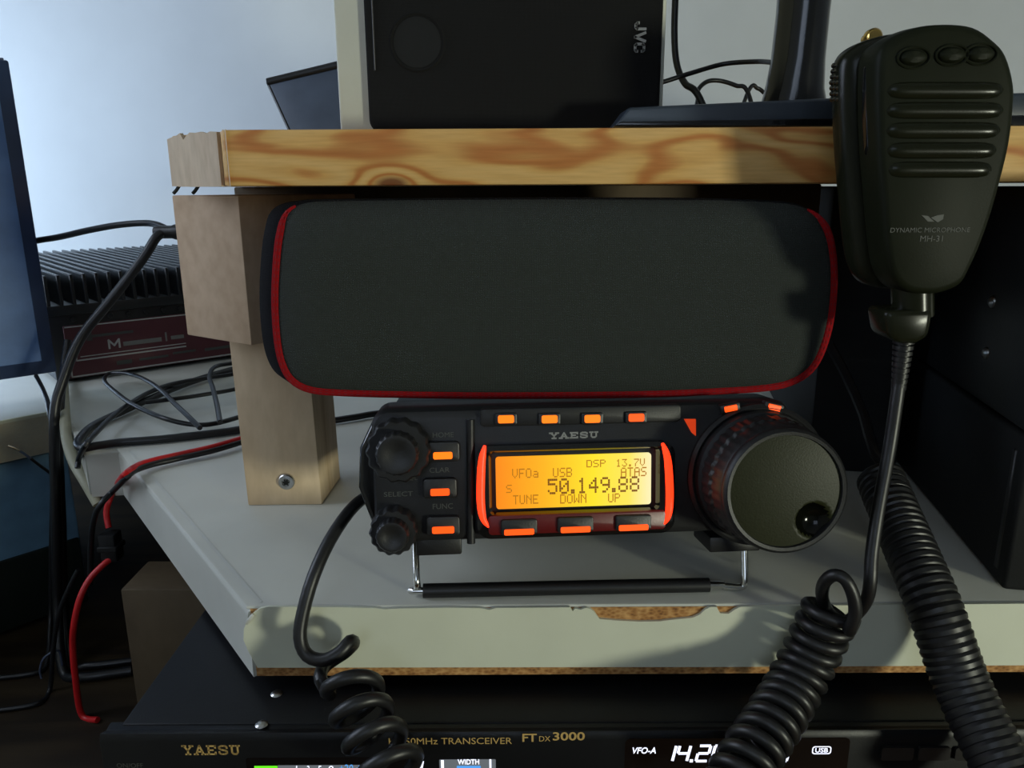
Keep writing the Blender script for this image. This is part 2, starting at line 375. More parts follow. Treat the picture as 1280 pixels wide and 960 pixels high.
# ------------------------------------------------------------------ desk
FY = 262.0                                                   # front edge of the worktop
c0 = PZ(310, 762, DESK); c1 = PZ(150, 560, DESK); c2 = PZ(108, 562, DESK); w0 = PZ(57, 510, DESK); w1 = PZ(0, 521, DESK)
wd = (w1-w0)/np.linalg.norm(w1-w0); w2 = w0+wd*440
outline = [(700, FY), (c0[0], FY), (c1[0], c1[1]), (c2[0], c2[1]), (w0[0]+12, w0[1]-2), (w2[0], w2[1]), (w2[0], 955), (700, 955)]
desk = thing('corner_desk', 'grey laminate corner desk with chipped cream front edge and angled left corner', 'desk', (0, 500, -904))
BOT = -184.3
MB().prism([(x, y) for x, y in outline], 'z', BOT, -155.2).build('chipboard_core', 'core', desk)
# laminate: top sheet rolled over the angled edge and the rear corner
def off_edge(a, b, d):                                       # outward shift of edge a->b (outside is on the left of travel)
    t = np.array(b)-np.array(a); t = t/np.linalg.norm(t); return np.array((-t[1], t[0]))*d
oo = [np.array(p, float) for p in outline]; n1 = off_edge(oo[2], oo[1], 1.6); n1 = n1 if n1[0] < 0 else -n1
top = [(700, FY+0.2), (oo[1][0]+n1[0]*1.25, FY+0.2), tuple(oo[2]+n1), tuple(oo[3]+(-1.5, -1.5)), tuple(oo[4]+(0, -1.0)), (w2[0], w2[1]-1), (w2[0], 955), (700, 955)]
MB().prism(top, 'z', -156.0, DESK, 1.0, 2).build('laminate_top', 'laminate', desk)
def edge_band(a, b, name, mat, r=4.5, t=1.6):
    a, b = np.array(a, float), np.array(b, float); d = (b-a)/np.linalg.norm(b-a); nn = np.array((d[1], -d[0])); nn = nn if np.dot(nn, (-1, -1)) > 0 else -nn
    prof = [(0, BOT)]+[(t, BOT)]+[(t-r+r*math.cos(math.radians(q)), DESK-r+r*math.sin(math.radians(q))) for q in range(0, 91, 10)]+[(-r, DESK+.15), (-r, DESK-.5), (0, DESK-3)]
    sec = [[np.array((p[0]+nn[0]*u, p[1]+nn[1]*u, z)) for u, z in prof] for p in (a, b)]
    return MB().loft(sec).build(name, mat, desk)
edge_band(oo[1]+(0.2, 0.3), oo[2], 'angled_edge_band', 'laminate')
edge_band(oo[2], oo[3], 'corner_edge_band', 'laminate', 3.0)
edge_band(oo[3], oo[4], 'corner_edge_band', 'laminate', 3.0)
edge_band(oo[4], oo[5], 'wing_edge_band', 'band', 2.0)
# cream front band: torn along its upper edge, leaving chips of bare board
up = [(336, 758.3), (372, 758.5), (430, 759), (470, 760), (480, 761.5), (500, 760.5), (560, 759.5), (600, 760), (612, 762.2), (620, 759.8), (680, 759.3), (712, 759), (716, 764), (719, 760.5), (726, 762), (732, 759.6), (738, 761), (743, 765), (749, 773.5), (770, 775.5), (800, 777), (825, 776.5), (845, 774), (866, 772), (875, 768), (881, 762), (888, 758.6), (896, 758.5), (900, 766.5), (911, 767), (918, 762), (926, 758.4), (1000, 757), (1100, 756), (1200, 755.2), (1280, 754.5), (1560, 752)]
lo_ = [(1560, 831), (1280, 831.5), (900, 833.5), (600, 834), (322, 834.5)]
lf = [(311, 815), (304.5, 800), (305, 786), (309, 776), (317, 766), (325, 760.5)]
bpts = [PY(x, y, FY-1.2) for x, y in up+lo_+lf]
MB().prism([(p[0], p[2]) for p in bpts], 'y', FY-1.3, FY-0.1).build('front_edge_band', 'band', desk)
MB().tube([PY(308, 779, FY-2), PY(313, 773, FY-2.6), PY(317, 768, FY-2)], 0.8, 8).build('edge_chip', 'laminate', desk)
SH = -320.0
MB().box(-850, 680, 170, 890, SH-20, SH, 1).build('lower_shelf', 'dark_wood', desk)
for x in (-870, 680): MB().box(x, x+20, 560 if x < 0 else 300, 930, -904, -184.4, 1).build('side_panel', 'band', desk)
MB().box(-850, 680, 890, 902, -904, -184.4, 1).build('back_panel', 'black_matte', desk)

# ------------------------------------------------------------------ home-made wooden shelf on a batten and leg
shelf = thing('wooden_shelf', 'home-made pine shelf board on a stacked batten and upright leg', 'shelf', (-114, 357, DESK))
BY = 293.0
b0 = PY(640, 160.3, BY)[2]; bb = PY(640, 231.0, BY)[2]
nx = PY(283, 160, BY)[0]; far = PY(212, 172, BY+31)
xj = PY(271, 170, BY+6)
MB().prism([(430, BY), (nx, BY), (nx-2.0, BY+0.8), (xj[0]+1.5, xj[1]-.6), (xj[0]+2.2, xj[1]+1.6), (far[0]+2.5, BY+30), (far[0], BY+33), (far[0], 540), (430, 540)], 'z', bb, b0, 0.7, 2).build('shelf_board', 'pine', shelf)
# sawn end of the board: a thin end-grain facing with a splintered upper edge
e0 = np.array((xj[0]+0.6, xj[1]+.8)); e1 = np.array((far[0]-0.4, BY+31.5)); dd = e1-e0; nn_ = np.array((dd[1], -dd[0]))/np.linalg.norm(dd); nn_ = nn_ if nn_[0] < 0 else -nn_
pr = []
for k, dz in [(0, -.3), (.12, .1), (.2, -.6), (.3, .3), (.42, .0), (.52, .4), (.60, -.9), (.66, -2.2), (.72, .5), (.8, -.4), (.9, -.8), (1, -1.4)]: pr.append((k, b0+dz))
pr += [(1, bb+.2), (.6, bb-.1), (0, bb)]
sec = [[np.array((e0[0]+dd[0]*k+nn_[0]*u, e0[1]+dd[1]*k+nn_[1]*u, z)) for k, z in pr] for u in (-.4, 1.0)]
MB().loft(sec).build('sawn_end', 'endgrain', shelf)
MB().loft([[np.array((nx-u*2.6-.4, BY-0.3+u*3.6+v_, z)) for u, z in ((0, b0+.15), (.35, b0-.1), (.8, b0+.3), (1, b0-.2), (1, bb+.1), (.5, bb-.2), (0, bb))] for v_ in (0, 1.2)]).build('corner_sliver', 'endgrain', shelf)
# batten, turned about 35 degrees
n0 = PY(297, 243.5, 321); nb = PY(322, 432, 321); fx = PY(214, 240, 346.5)
zt, zb = n0[2]-0.3, nb[2]
pd = np.array((fx[0]-n0[0], fx[1]-n0[1])); bd = np.array((-pd[1], pd[0]))/np.linalg.norm(pd); bd = bd if bd[1] > 0 else -bd
q0 = np.array(n0[:2]); q1 = q0+pd; ln = 66.0
foot = [q0, q1, q1+bd*ln, q0+bd*ln]
cx = sum(p[0] for p in foot)/4
# its free end is sawn a little out of square, so the lower end leans
sk = (nb[0]-n0[0])*0.35
bat = MB(); vv = [np.array((p[0], p[1], z)) for z in (zb, zt) for p in foot]
bat._bev(vv, [(0, 3, 2, 1), (4, 5, 6, 7), (0, 1, 5, 4), (1, 2, 6, 5), (2, 3, 7, 6), (3, 0, 4, 7)], 0.6, 2)
bat.build('batten', 'batten', shelf)
MB().box(-140, 157, 400, 418, zb, bb-.1, 1, 2).build('rail', 'panel_wood', shelf)  # its dark wood stands in for the shade under the board
# leg
la, lb = PZ(310, 632, DESK), PZ(403, 630, DESK)
lw = lb-la; la2 = PY(281, 424, la[1]-1); sh = la2[0]-la[0]
legm = MB(); zz = zb
lv = []
for z, s_ in ((DESK+.05, 0.0), (zz, 1.0)):
    for p in ((la[0], la[1]), (lb[0], la[1]+.5), (lb[0]+1.5, la[1]+37), (la[0]+1.5, la[1]+37)): lv.append(np.array((p[0]+sh*0.55*s_, p[1], z)))
legm._bev(lv, [(0, 3, 2, 1), (4, 5, 6, 7), (0, 1, 5, 4), (1, 2, 6, 5), (2, 3, 7, 6), (3, 0, 4, 7)], 0.7, 2)
leg = legm.build('leg', 'leg_wood', shelf)
sc = PY(357.5, 603, la[1]-1.4)
sm = MB().lathe([(0.0, -0.2), (1.6, -0.2), (1.7, 0.6), (2.0, 0.6), (2.1, -0.5), (3.6, -0.2), (4.1, 0.4), (4.1, 1.6)], sc, 24, lobes=lambda th, r, y: r*(1+.12*math.cos(6*th)) if r < 1.8 else r)
sm.build('screw_head', 'steel', leg)
MB().lathe([(0.0, -0.25), (1.5, -0.25), (1.6, 0.2)], sc, 24, lobes=lambda th, r, y: r*(1+.2*math.cos(6*th))).build('screw_socket', 'black_matte', leg)
for px in (221, 245):                                       # two screw shanks in the gap over the batten
    p = PY(px, 237, 338); MB().tube([p+(-1.6, 0, -1.6), p, p+(2.2, 0.5, 3.2)], 0.75, 8).build('screw', 'black_matte', shelf)
MB().box(140, 156, 284.5, 293, b0-9, b0-4, 0.8).box(140, 156, 284.5, 286, b0-14, b0-4, .5).build('hanger_clip', 'steel', shelf)

# ------------------------------------------------------------------ main radio: everything in its own frame
RA, RT = math.radians(4.0), math.radians(8.0)
RO = PY(720, 600, 266)
Rm = np.array([[math.cos(RA), -math.sin(RA), 0], [math.sin(RA), math.cos(RA), 0], [0, 0, 1]]) @ np.array([[1, 0, 0], [0, math.cos(RT), math.sin(RT)], [0, -math.sin(RT), math.cos(RT)]])
def RL(px, py, off=0.0):
    d = Rm.T@ray(px, py); o = -Rm.T@RO; return o+d*((off-o[1])/d[1])
def toR(P): return Rm.T@(np.array(P)-RO)
def toW(P): return Rm@np.array(P)+RO
radio = thing('mobile_transceiver', 'compact black radio with glowing amber display standing on a wire bail', 'radio', (0, 0, 0))
radio.location = (RO[0]*.001, RO[1]*.001, RO[2]*.001+H); radio.rotation_euler = (-RT, 0, RA); BASE[radio.name] = np.zeros(3)
def RX(px, py, off=0.0): q = RL(px, py, off); return q[0], q[2]
# front panel with a display recess
pan = []
xs = (-74.5, 82.0); zs = (-22.5, 27.5)
po = rrect(xs[0], xs[1], zs[0], zs[1], 6)
po2 = np.array([(x, z) for x, z in po])
def fsec(pts, y, dx=0, dz=0): return [np.array((p[0]+dx, y, p[1]+dz)) for p in pts]
bx0, bz0 = RX(597, 672); bx1, bz1 = RX(842, 550)
body = MB()
body.loft([fsec(inset(po2, 3.0), 1.2), fsec(inset(po2, 1.0), 2.2), fsec(po2, 4.5), fsec(po2, 24), fsec(inset(po2, 1.5), 26)])
body.build('front_panel', 'radio', radio)
# chassis behind the panel
ch = MB().box(-70, 76, 25, 215, -21, 24, 2, 2)
for k in range(11): ch.box(-66+k*13, -60+k*13, 120, 213, 23.8, 25.0, 0.4, 1)
ch.build('chassis', 'metal_black', radio)
# raised top strip that carries the upper keys
tz0, tz1 = RX(600, 534, -1)[1], RX(600, 512, -1)[1]
MB().prism(rrect(RX(600, 520, -1)[0], RX(852, 520, -1)[0], tz0, min(tz1, 27.6), 1.6), 'y', -0.6, 4, 0.6, 2).build('key_strip', 'radio', radio)
# display bezel: a ring
ro_ = rrect(bx0, bx1, bz0, bz1, 5, 8); dz0, dz1 = RX(618, 640)[1], RX(618, 566)[1]; dx0, dx1 = RX(616, 600)[0]-.3, RX(817.5, 600)[0]+.3
ri_ = rrect(dx0-1.2, dx1+1.2, dz0-0.6, dz1+0.8, 2.0, 8); rd_ = rrect(dx0-.2, dx1+.2, dz0-.1, dz1+.1, 1.2, 8)
bz = MB(); n_ = len(ro_)
secs = [fsec(ro_, 2.0), fsec(ro_, -2.2), fsec(inset(np.array(ro_), 1.6), -3.2), fsec(ri_, -2.6), fsec(rd_, -0.4)]
bz.loft(secs, cap=False)
bezel = bz.build('display_bezel', 'black_gloss', radio)
# red light pipes curved down both sides of the bezel
for sgn in (-1, 1):
    if sgn < 0: pp = [(606, 557), (602.5, 575), (601, 600), (601, 628), (604, 648), (611, 659)]
    else: pp = [(828, 554), (834, 571), (836.5, 598), (837, 625), (835, 645), (829, 656)]
    P3 = [np.array((RX(x, y, -3)[0], -3.0, RX(x, y, -3)[1])) for x, y in pp]
    MB().tube(P3, [0.5, 1.2, 1.45, 1.5, 1.5, 1.4, 1.0, .4], 12).build('light_pipe', 'pipe_lit', bezel)
# lower lip under the display; its red colour stands in for light bleed
lip = rrect(RX(610, 640, -3)[0], RX(832, 640, -3)[0], RX(640, 668, -3)[1], RX(720, 641, -3)[1], 1.5)
MB().prism(lip, 'y', -3.5, 0, 0.5, 2).build('bezel_lip', 'red_bleed', bezel)
# display
dpts = [RX(618, 571), RX(622, 637), RX(815, 630), RX(813, 567)]
dx0 = (dpts[0][0]+dpts[1][0])/2; dx1 = (dpts[2][0]+dpts[3][0])/2; dz0 = (dpts[1][1]+dpts[2][1])/2; dz1 = (dpts[0][1]+dpts[3][1])/2
disp = MB().prism(rrect(dx0, dx1, dz0, dz1, 1.1), 'y', 0.2, 1.4).build('display', 'lcd', radio, smooth=False)
F57 = {'V': '10001 10001 10001 10001 10001 01010 00100', 'F': '11111 10000 10000 11110 10000 10000 10000', 'O': '01110 10001 10001 10001 10001 10001 01110', 'a': '00000 00000 01110 00001 01111 10001 01111',
 'U': '10001 10001 10001 10001 10001 10001 01110', 'S': '01111 10000 10000 01110 00001 00001 11110', 'B': '11110 10001 10001 11110 10001 10001 11110', 'D': '11110 10001 10001 10001 10001 10001 11110',
 'P': '11110 10001 10001 11110 10000 10000 10000', '1': '00100 01100 00100 00100 00100 00100 01110', '3': '11111 00010 00100 00010 00001 10001 01110', '.': '00000 00000 00000 00000 00000 01100 01100',
 '7': '11111 00001 00010 00100 01000 01000 01000', 'A': '01110 10001 10001 11111 10001 10001 10001', 'T': '11111 00100 00100 00100 00100 00100 00100', '5': '11111 10000 11110 00001 00001 10001 01110',
 '0': '01110 10001 10011 10101 11001 10001 01110', '4': '00010 00110 01010 10010 11111 00010 00010', '9': '01110 10001 10001 01111 00001 00010 01100', '8': '01110 10001 10001 01110 10001 10001 01110',
 'N': '10001 11001 10101 10011 10001 10001 10001', 'E': '11111 10000 10000 11110 10000 10000 11111', 'W': '10001 10001 10001 10101 10101 11011 10001', ' ': '00000 '*7}
def dots(s, px0, px1, pyt, pyb, name='lettering', mat='lcd_ink', narrow_dot=False):
    """dot-matrix characters between two picture points of the display plane"""
    xa, zt_ = RX(px0, pyt, 0.2); xb, zb_ = RX(px1, pyb, 0.2); mb = MB()
    adv = [(3.4 if (narrow_dot and c == '.') else 6) for c in s]; W = (xb-xa)/(sum(adv)-1); Hh = (zt_-zb_)/7; cxx = 0
    for c, ad in zip(s, adv):
        rows = F57[c].split()
        for r_, row in enumerate(rows):
            for k, bit in enumerate(row):
                if bit == '1':
                    kk = k-1 if (narrow_dot and c == '.') else k
                    x0 = xa+(cxx+kk)*W; z1_ = zt_-r_*Hh
                    mb.box(x0+.04*W, x0+.97*W, 0.08, 0.22, z1_-Hh*.97, z1_-Hh*.04)
        cxx += ad
    return mb.build(name, mat, disp, smooth=False)
dots('VFOa', 640, 673, 586, 597); dots('USB', 691, 715, 585, 596); dots('DSP', 733, 757, 575, 583.5); dots('13.7V', 770, 806, 574, 582.5)
dots('ATAS', 776, 808, 584.5, 595); dots('50.149.88', 684.5, 799, 598.5, 614.3, mat='lcd_dark', narrow_dot=True); dots('S', 632.5, 640, 606, 616)
dots('TUNE', 641, 673, 619, 629.5); dots('DOWN', 700, 733, 618, 628.5); dots('UP', 760, 775, 617, 627.5)

def key(px, py, w, h, litmat, litw, lith, dz_cap=0, off=-1.2, name='key', base_y=2.5, lit_dy=0.0):
    x, z = RX(px, py, off); s = 1/3.46
    k = MB().prism(rrect(x-w*s/2, x+w*s/2, z-h*s/2+dz_cap*s, z+h*s/2+dz_cap*s, min(h, w)*s*0.18), 'y', off, base_y, 0.45, 2).build(name, 'black', radio)
    MB().prism(rrect(x-litw*s/2, x+litw*s/2, z-lith*s/2, z+lith*s/2, lith*s*0.22, 3), 'y', off-0.35, off+.4, 0.15, 1).build('key_light', litmat, k, smooth=False)
    return k
for (x, y, lw_, m_) in [(553.5, 569.5, 24, 'key_lit_yellow'), (550, 615.2, 24, 'key_lit'), (554, 662.5, 28, 'key_lit')]:
    key(x, y, 42, 25, m_, lw_, 9, dz_cap=4.5)
for (x, y, m_) in [(632.5, 524, 'key_lit_yellow'), (687, 524, 'key_lit_yellow'), (740.5, 523.5, 'key_lit_yellow'), (795.5, 522, 'key_lit')]:
    key(x, y, 28, 15, m_, 20, 10, off=-1.6)
for (x, y) in [(649, 665), (719.5, 662), (792, 659.5)]:
    k = key(x, y, 46, 20, 'key_lit', 38, 7.5, dz_cap=6, off=-4.6)
for (x, y, an) in [(913.5, 510.5, 10), (968, 509.5, -14)]:
    xx, zz_ = RX(x, y, -1.0); ca, sa = math.cos(math.radians(an)), math.sin(math.radians(an))
    T_ = lambda p: np.array((xx+p[0]*ca-p[2]*sa, p[1], zz_+p[0]*sa+p[2]*ca))
    kk = MB().box(-3.8, 3.8, -1.0, 3, -1.7, 1.7, 0.6, 2, T_).build('key', 'black', radio)
    MB().box(-2.4, 2.4, -1.5, -.8, -1.05, 1.05, 0.2, 1, T_).build('key_light', 'key_lit', kk)
# triangular indicator lamp between display and dial
tri = [RX(855.5, 524, .5), RX(870, 524, .5), RX(870, 545, .5), RX(865, 541, .5)]
MB().prism(tri, 'y', 0.6, 3).build('indicator_lamp', 'led', radio)
# ridge beside the key column
for (a_, b_) in [((588, 525), (590, 680))]:
    p, q = RX(*a_), RX(*b_); MB().tube([np.array((p[0], 1.2, p[1])), np.array((q[0]-.3, 1.2, q[1]))], 1.6, 10).build('panel_rib', 'radio', radio)
# big tuning dial
dc = RL(948, 602, -2); dfc = RL(985, 611, -25)
dc = np.array((dc[0], 0, dc[2])); dcf = np.array((dfc[0], 0, dfc[2])); dc = (dc*0.35+dcf*0.65)
knl = lambda th, r, y: r*(1+(0.012*math.cos(40*th) if -21 < y < -4.5 else 0))
prof = [(10, 2), (24.6, 2), (24.8, -1.5), (24.2, -3.5), (22.6, -4.2), (22.6, -5.0), (23.6, -6), (23.2, -12), (22.2, -13), (22.1, -14), (22.9, -15), (22.4, -21), (21.9, -22), (22.2, -22.6), (21.9, -24.4), (20.9, -25.4), (19.8, -25.2), (19.5, -24.0), (19.4, -16), (10, -16)]
MB().lathe([(10, 3), (27.0, 3), (27.0, -0.5), (25.8, -1.6), (25.0, -1.2), (24.9, 1), (10, 1)], dc, 80).build('dial_surround', 'radio', radio)
dial = MB().lathe(prof, dc, 240, knl).build('tuning_dial', 'radio', radio)
# dial face with a finger dimple
dm = RL(1016, 650, -24.5); dm = (dm[0]-dc[0], dm[2]-dc[2]); v = []; f = []; NR, NS = 44, 110
for i in range(NR+1):
    r = 19.6*i/NR
    for k in range(NS):
        th = 2*math.pi*k/NS; x, z = r*math.cos(th), r*math.sin(th); d = math.hypot(x-dm[0], z-dm[1])
        y = -24.2-0.9*(1-(r/19.6)**2)
        if d < 6.3: y += math.sqrt(max(0, 6.9**2-d*d))-math.sqrt(6.9**2-6.3**2)
        v.append((dc[0]+x, y, dc[2]+z))
for i in range(NR):
    for k in range(NS): f.append((i*NS+k, i*NS+(k+1) % NS, (i+1)*NS+(k+1) % NS, (i+1)*NS+k))
dface = plain('dial_face', (36, 38, 20), 0.42, spec=0.14, var=0.08, bump=0.12, bscale=1600)
isd = lambda q: all(math.hypot(v[i][0]-dc[0]-dm[0], v[i][2]-dc[2]-dm[1]) < 6.45 for i in q)
fo = MB().add(v, [q for q in f if not isd(q)]).build('dial_face', dface, dial, ang=60)
MB().add(v, [q for q in f if isd(q)]).build('finger_dimple', plain('dimple_shade_gloss', (9, 10, 6), 0.12, spec=0.25, bump=0), dial, ang=60)  # darker than the face: shade of the hollow put into its colour
for o_ in dial.children:
    bm = bmesh.new(); bm.from_mesh(o_.data); bmesh.ops.delete(bm, geom=[x for x in bm.verts if not x.link_faces], context='VERTS'); bm.to_mesh(o_.data); bm.free()
# concentric volume knob and select knob
def knob(px, py, r1, r2, d1, d2, lob, name):
    c = RL(px, py, -d1*0.6); c = np.array((c[0], 0, c[2]))
    k = MB().lathe([(3, 3), (r1*.96, 3), (r1, 1), (r1, -d1+1), (r1*.93, -d1), (3, -d1)], c, 120, lambda th, r, y: r*(1+(.035*math.cos(lob*th) if r > 4 else 0))).build(name, 'radio', radio)
    MB().lathe([(2, -d1+1), (r2, -d1+1), (r2*.97, -d2+.8), (r2*.88, -d2), (r2*.7, -d2-.1), (r2*.45, -d2+.5), (.5, -d2+.8)], c, 90, lambda th, r, y: r*(1+(.025*math.cos(18*th) if r > r2*.9 else 0))).build('knob_cap', 'black', k)
knob(498, 563, 11.2, 7.6, 6, 12, 14, 'volume_knob'); knob(492, 664, 8.4, 5.9, 6, 11, 14, 'select_knob')
MB().prism([(-80.5, -2), (-79.5, 13), (-74, 24), (-70, 24), (-70, -20), (-75, -19)], 'y', 6, 22, 2.0, 3).build('side_cheek', 'black_gloss', radio)
# printed legends
def rtext(s, x0, x1, y0, y1, m='grey_print', y=1.15):
    a = RL(x0, y1, y); b = RL(x1, y0, y); return text(radio, s, (a[0], y, a[2]), b[0]-a[0], b[2]-a[2], m, depth=0.06)
rtext('HOME', 541, 567, 540, 547, 'dim_print'); rtext('CLAR', 537, 562, 584, 591, 'dim_print'); rtext('FUNC', 541, 566, 629, 636.5, 'dim_print')
rtext('SELECT', 480, 516, 614, 621, 'dim_print'); rtext('AF', 482, 491, 594, 600, 'dim_print'); rtext('SQL', 506, 522, 595, 601, 'dim_print')
pa = RL(688, 549, -0.2); pb = RL(748, 540.5, -0.2)
slab_word(radio, 'YAESU', (pa[0], 1.1, pa[2]), pb[0]-pa[0], pb[2]-pa[2], 0.55, 'silver_print', depth=0.15)
# bottom corner brackets and the wire bail with its rubber sleeve
p0 = RL(521, 690, 8); p1 = RL(577, 672, 8)
MB().box(p0[0], p1[0], 3, 26, p0[2], p1[2]+3, 0.8, 2).build('bail_bracket', 'black', radio)
p0 = RL(880, 684, 12); p1 = RL(942, 672, 12)
MB().box(p0[0], p1[0], 5, 26, p0[2], p1[2]+3, 0.8, 2).build('bail_bracket', 'black', radio)
sl0 = PZ(529, 738.5, DESK+3.0); sl1 = PZ(886, 731, DESK+3.0); br = PZ(921, 734, DESK+1.6)
wl0 = PY(521, 728, sl0[1]-.6); wl1 = PY(519.5, 690, sl0[1]+6); wl2 = PY(519, 672, sl0[1]+9)
wr0 = PY(931, 724, br[1]+.4); wr1 = PY(930.5, 695, br[1]+4); wr2 = PY(930, 675, br[1]+6)
wire = [wl2, wl1, wl0, PZ(523.5, 736.5, DESK+2.6), sl0, (sl0+sl1)/2, sl1, (sl1+br)/2, br, PY(929, 732, br[1]+.2), wr0, wr1, wr2]
bail = MB().tube([toR(p) for p in wire], 1.4, 12, 5).build('wire_bail', 'chrome', radio)
MB().tube([toR(sl0), toR((sl0+sl1)/2), toR(sl1)], 2.8, 14).build('rubber_sleeve', 'rubber', bail)

# ------------------------------------------------------------------ charcoal pouch with red piping, lying on the radio under the shelf
PYD = 286.0
pl = [(352, 262), (346, 290), (342, 330), (340.5, 380), (344, 430), (351, 460), (363, 479), (385, 490), (425, 494), (520, 496.5), (640, 497.5), (800, 496), (900, 492), (965, 487), (998, 478), (1020, 460), (1034, 430), (1043, 390), (1046, 340), (1042, 300), (1033, 274), (1018, 259), (990, 251), (900, 247), (760, 246), (640, 246), (500, 247), (420, 248), (375, 250)]
pc = [PY(x, y, PYD) for x, y in pl]; pcr = np.array([(p[0], p[2]) for p in crom(pc, 4, True)])
pouch = thing('zip_pouch', 'dark charcoal fabric pouch with red piping lying on the compact radio', 'pouch', (20, 310, -82))
zt_p = pcr[:, 1].max()
def roll(z): return 7.0*(max(0.0, z-(zt_p-17.0))/17.0)**2
def psec(d, y, sx=1.0, up_=0.0):
    q = inset(pcr, d); xr = q[:, 0].max(); return [np.array((xr-(xr-p[0])*sx, y+roll(p[1]), p[1]+up_)) for p in q]
MB().loft([psec(26, PYD-5.0), psec(17, PYD-4.6), psec(9, PYD-3.4), psec(4, PYD-1.8), psec(1.2, PYD+.3), psec(1.0, PYD+3)]).build('front_panel', 'pouch', pouch, ang=80)
MB().loft([psec(1.2, PYD+1.5), psec(0.3, PYD+4, 1.015), psec(0.8, PYD+12, 1.045), psec(1.4, PYD+20, 1.058), psec(1.8, PYD+28, 1.045), psec(5, PYD+38), psec(12, PYD+42)]).build('gusset', 'gusset', pouch, ang=80)
# piping: flattened red cord with paired stitches
pip = MB(); sec = []
ring = [np.array((p[0], PYD+.4+roll(p[1]), p[1])) for p in inset(pcr, 1.2)]
i0 = min(range(len(ring)), key=lambda i: np.linalg.norm(ring[i][[0, 2]]-PY(361, 255, PYD)[[0, 2]])); i1 = min(range(len(ring)), key=lambda i: np.linalg.norm(ring[i][[0, 2]]-PY(1016, 256, PYD)[[0, 2]]))
ring = (ring+ring)[i0:i1+1] if i1 > i0 else (ring+ring)[i0:i1+len(ring)+1]
L = len(ring); v = []; f = []
cen = pcr.mean(0)
for i in range(L):
    t_ = ring[min(i+1, L-1)]-ring[max(i-1, 0)]; t_ /= np.linalg.norm(t_); nr = np.cross(t_, (0, 1, 0))
    for k in range(10):
        an = 2*math.pi*k/10; tp = min(1.0, .35+.13*min(i, L-1-i)); v.append(ring[i]+nr*1.75*tp*math.cos(an)+np.array((0, 1, 0))*1.5*tp*math.sin(an))
for i in range(L-1):
    for k in range(10): f.append((i*10+k, i*10+(k+1) % 10, (i+1)*10+(k+1) % 10, (i+1)*10+k))
f += [tuple(range(9, -1, -1)), tuple(range((L-1)*10, L*10))]
pp_ = MB().add(v, f).build('piping', 'piping', pouch)
st = MB(); acc = 0.0
for i in range(2, L-3):
    a, b = ring[i], ring[i+1]; d = b-a; ll = np.linalg.norm(d)
    if ll < 1e-6: continue
    d = d/ll; nr = np.cross(d, (0, 1, 0)); s_ = (-acc) % 2.4
    while s_ < ll:
        p = a+d*s_
        for o_ in (0.75, -0.35): st.tube([p+nr*o_+(0, -1.5, 0)-d*.55, p+nr*o_+(0, -1.62, 0), p+nr*o_+(0, -1.5, 0)+d*.55], .16, 5, 1, smooth=False)
        s_ += 2.4
    acc += ll
sto = st.build('stitching', plain('dark_red_thread', (120, 24, 34), 0.8, bump=0), pp_); sto['kind'] = 'stuff'

# ------------------------------------------------------------------ loudspeaker on the shelf
spk = thing('bookshelf_speaker', 'black-fronted cream loudspeaker lying on its side on the pine shelf', 'speaker', (0, 380, b0))
SY = 330.0
x0, x1 = PY(424.5, 150, SY+4)[0], PY(828, 150, SY+4)[0]; g0, g1 = PY(461, 150, SY)[0], PY(824, 150, SY)[0]
MB().box(x0, x1, SY+4, SY+130, b0+.2, b0+155, 1.5, 2).build('cabinet', 'cream', spk)
MB().prism(rrect(g0, g1, b0+1.2, b0+153, 5), 'y', SY, SY+4.4, 1.5, 3).build('grille', 'grille', spk)
cc = PY(521.5, 53, SY)
MB().lathe([(9.5, 0.3), (10.6, -0.5), (11.6, 0.3)], (cc[0], SY-.05, cc[2]), 60).build('port_ring', 'grille', spk)
dz_ = MB().lathe([(0.2, -.12), (9.4, -.12), (9.5, 0.2)], (cc[0], SY, cc[2]), 60).build('port_hole', 'black_matte', spk)
for z in (25, 60, 95): MB().tube([(g0+3.5, SY-.2, b0+z), (g0+3.6, SY-.4, b0+z+30)], .35, 6).build('grille_seam', 'black', spk)
j0 = PY(793.5, 27, SY-.3); j1 = PY(806, 65.5, SY-.3)
slab_word(spk, 'JVC', (j0[0], SY-.25, j0[2]), (j0[2]-j1[2]), j1[0]-j0[0], 1.0, 'silver_print', ex=np.array((0, 0, -1.)), ez=np.array((1., 0, 0)), gap=.12, depth=.3)

# dark panel leaning behind the speaker
def quadslab(name, px, Y0, th, mat, parent=None, base=None):
    P = [PY(x, y, Y) for (x, y, Y) in px]; v = P+[p+np.array((0, th, 0)) for p in P]
    return MB()._bev(v, [(0, 1, 2, 3), (7, 6, 5, 4), (0, 4, 5, 1), (1, 5, 6, 2), (2, 6, 7, 3), (3, 7, 4, 0)], 0.8, 2), P
tp = thing('tilted_panel', 'flat slate-blue panel leaning at a tilt behind the speaker', 'panel', (-110, 500, b0))
yb_ = next(y for y in np.arange(150, 230, .5) if PY(363, y, 478)[2] < b0+.6)
xb_ = 335+(yb_-103)*28/63
m_, P_ = quadslab('', [(335, 103, 500), (xb_, yb_, 478), (470, yb_, 478), (470, 72, 500)], 0, 8, 'navy'); m_.build('screen', plain('slate_plastic', (74, 84, 100), 0.45), tp)
pe = MB().tube([PY(334, 103, 500)+(0, 1, 0), PY(400, 87, 500)+(0, 1, 0), PY(470, 70, 500)+(0, 1, 0)], 2.6, 10).build('rim', 'black', tp)
pe = MB().tube([PY(334, 103, 500)+(0, 1, 0), PY(xb_-1, yb_-2, 478)+(0, 1, 0)], 1.0, 8).build('rim', 'black', tp)

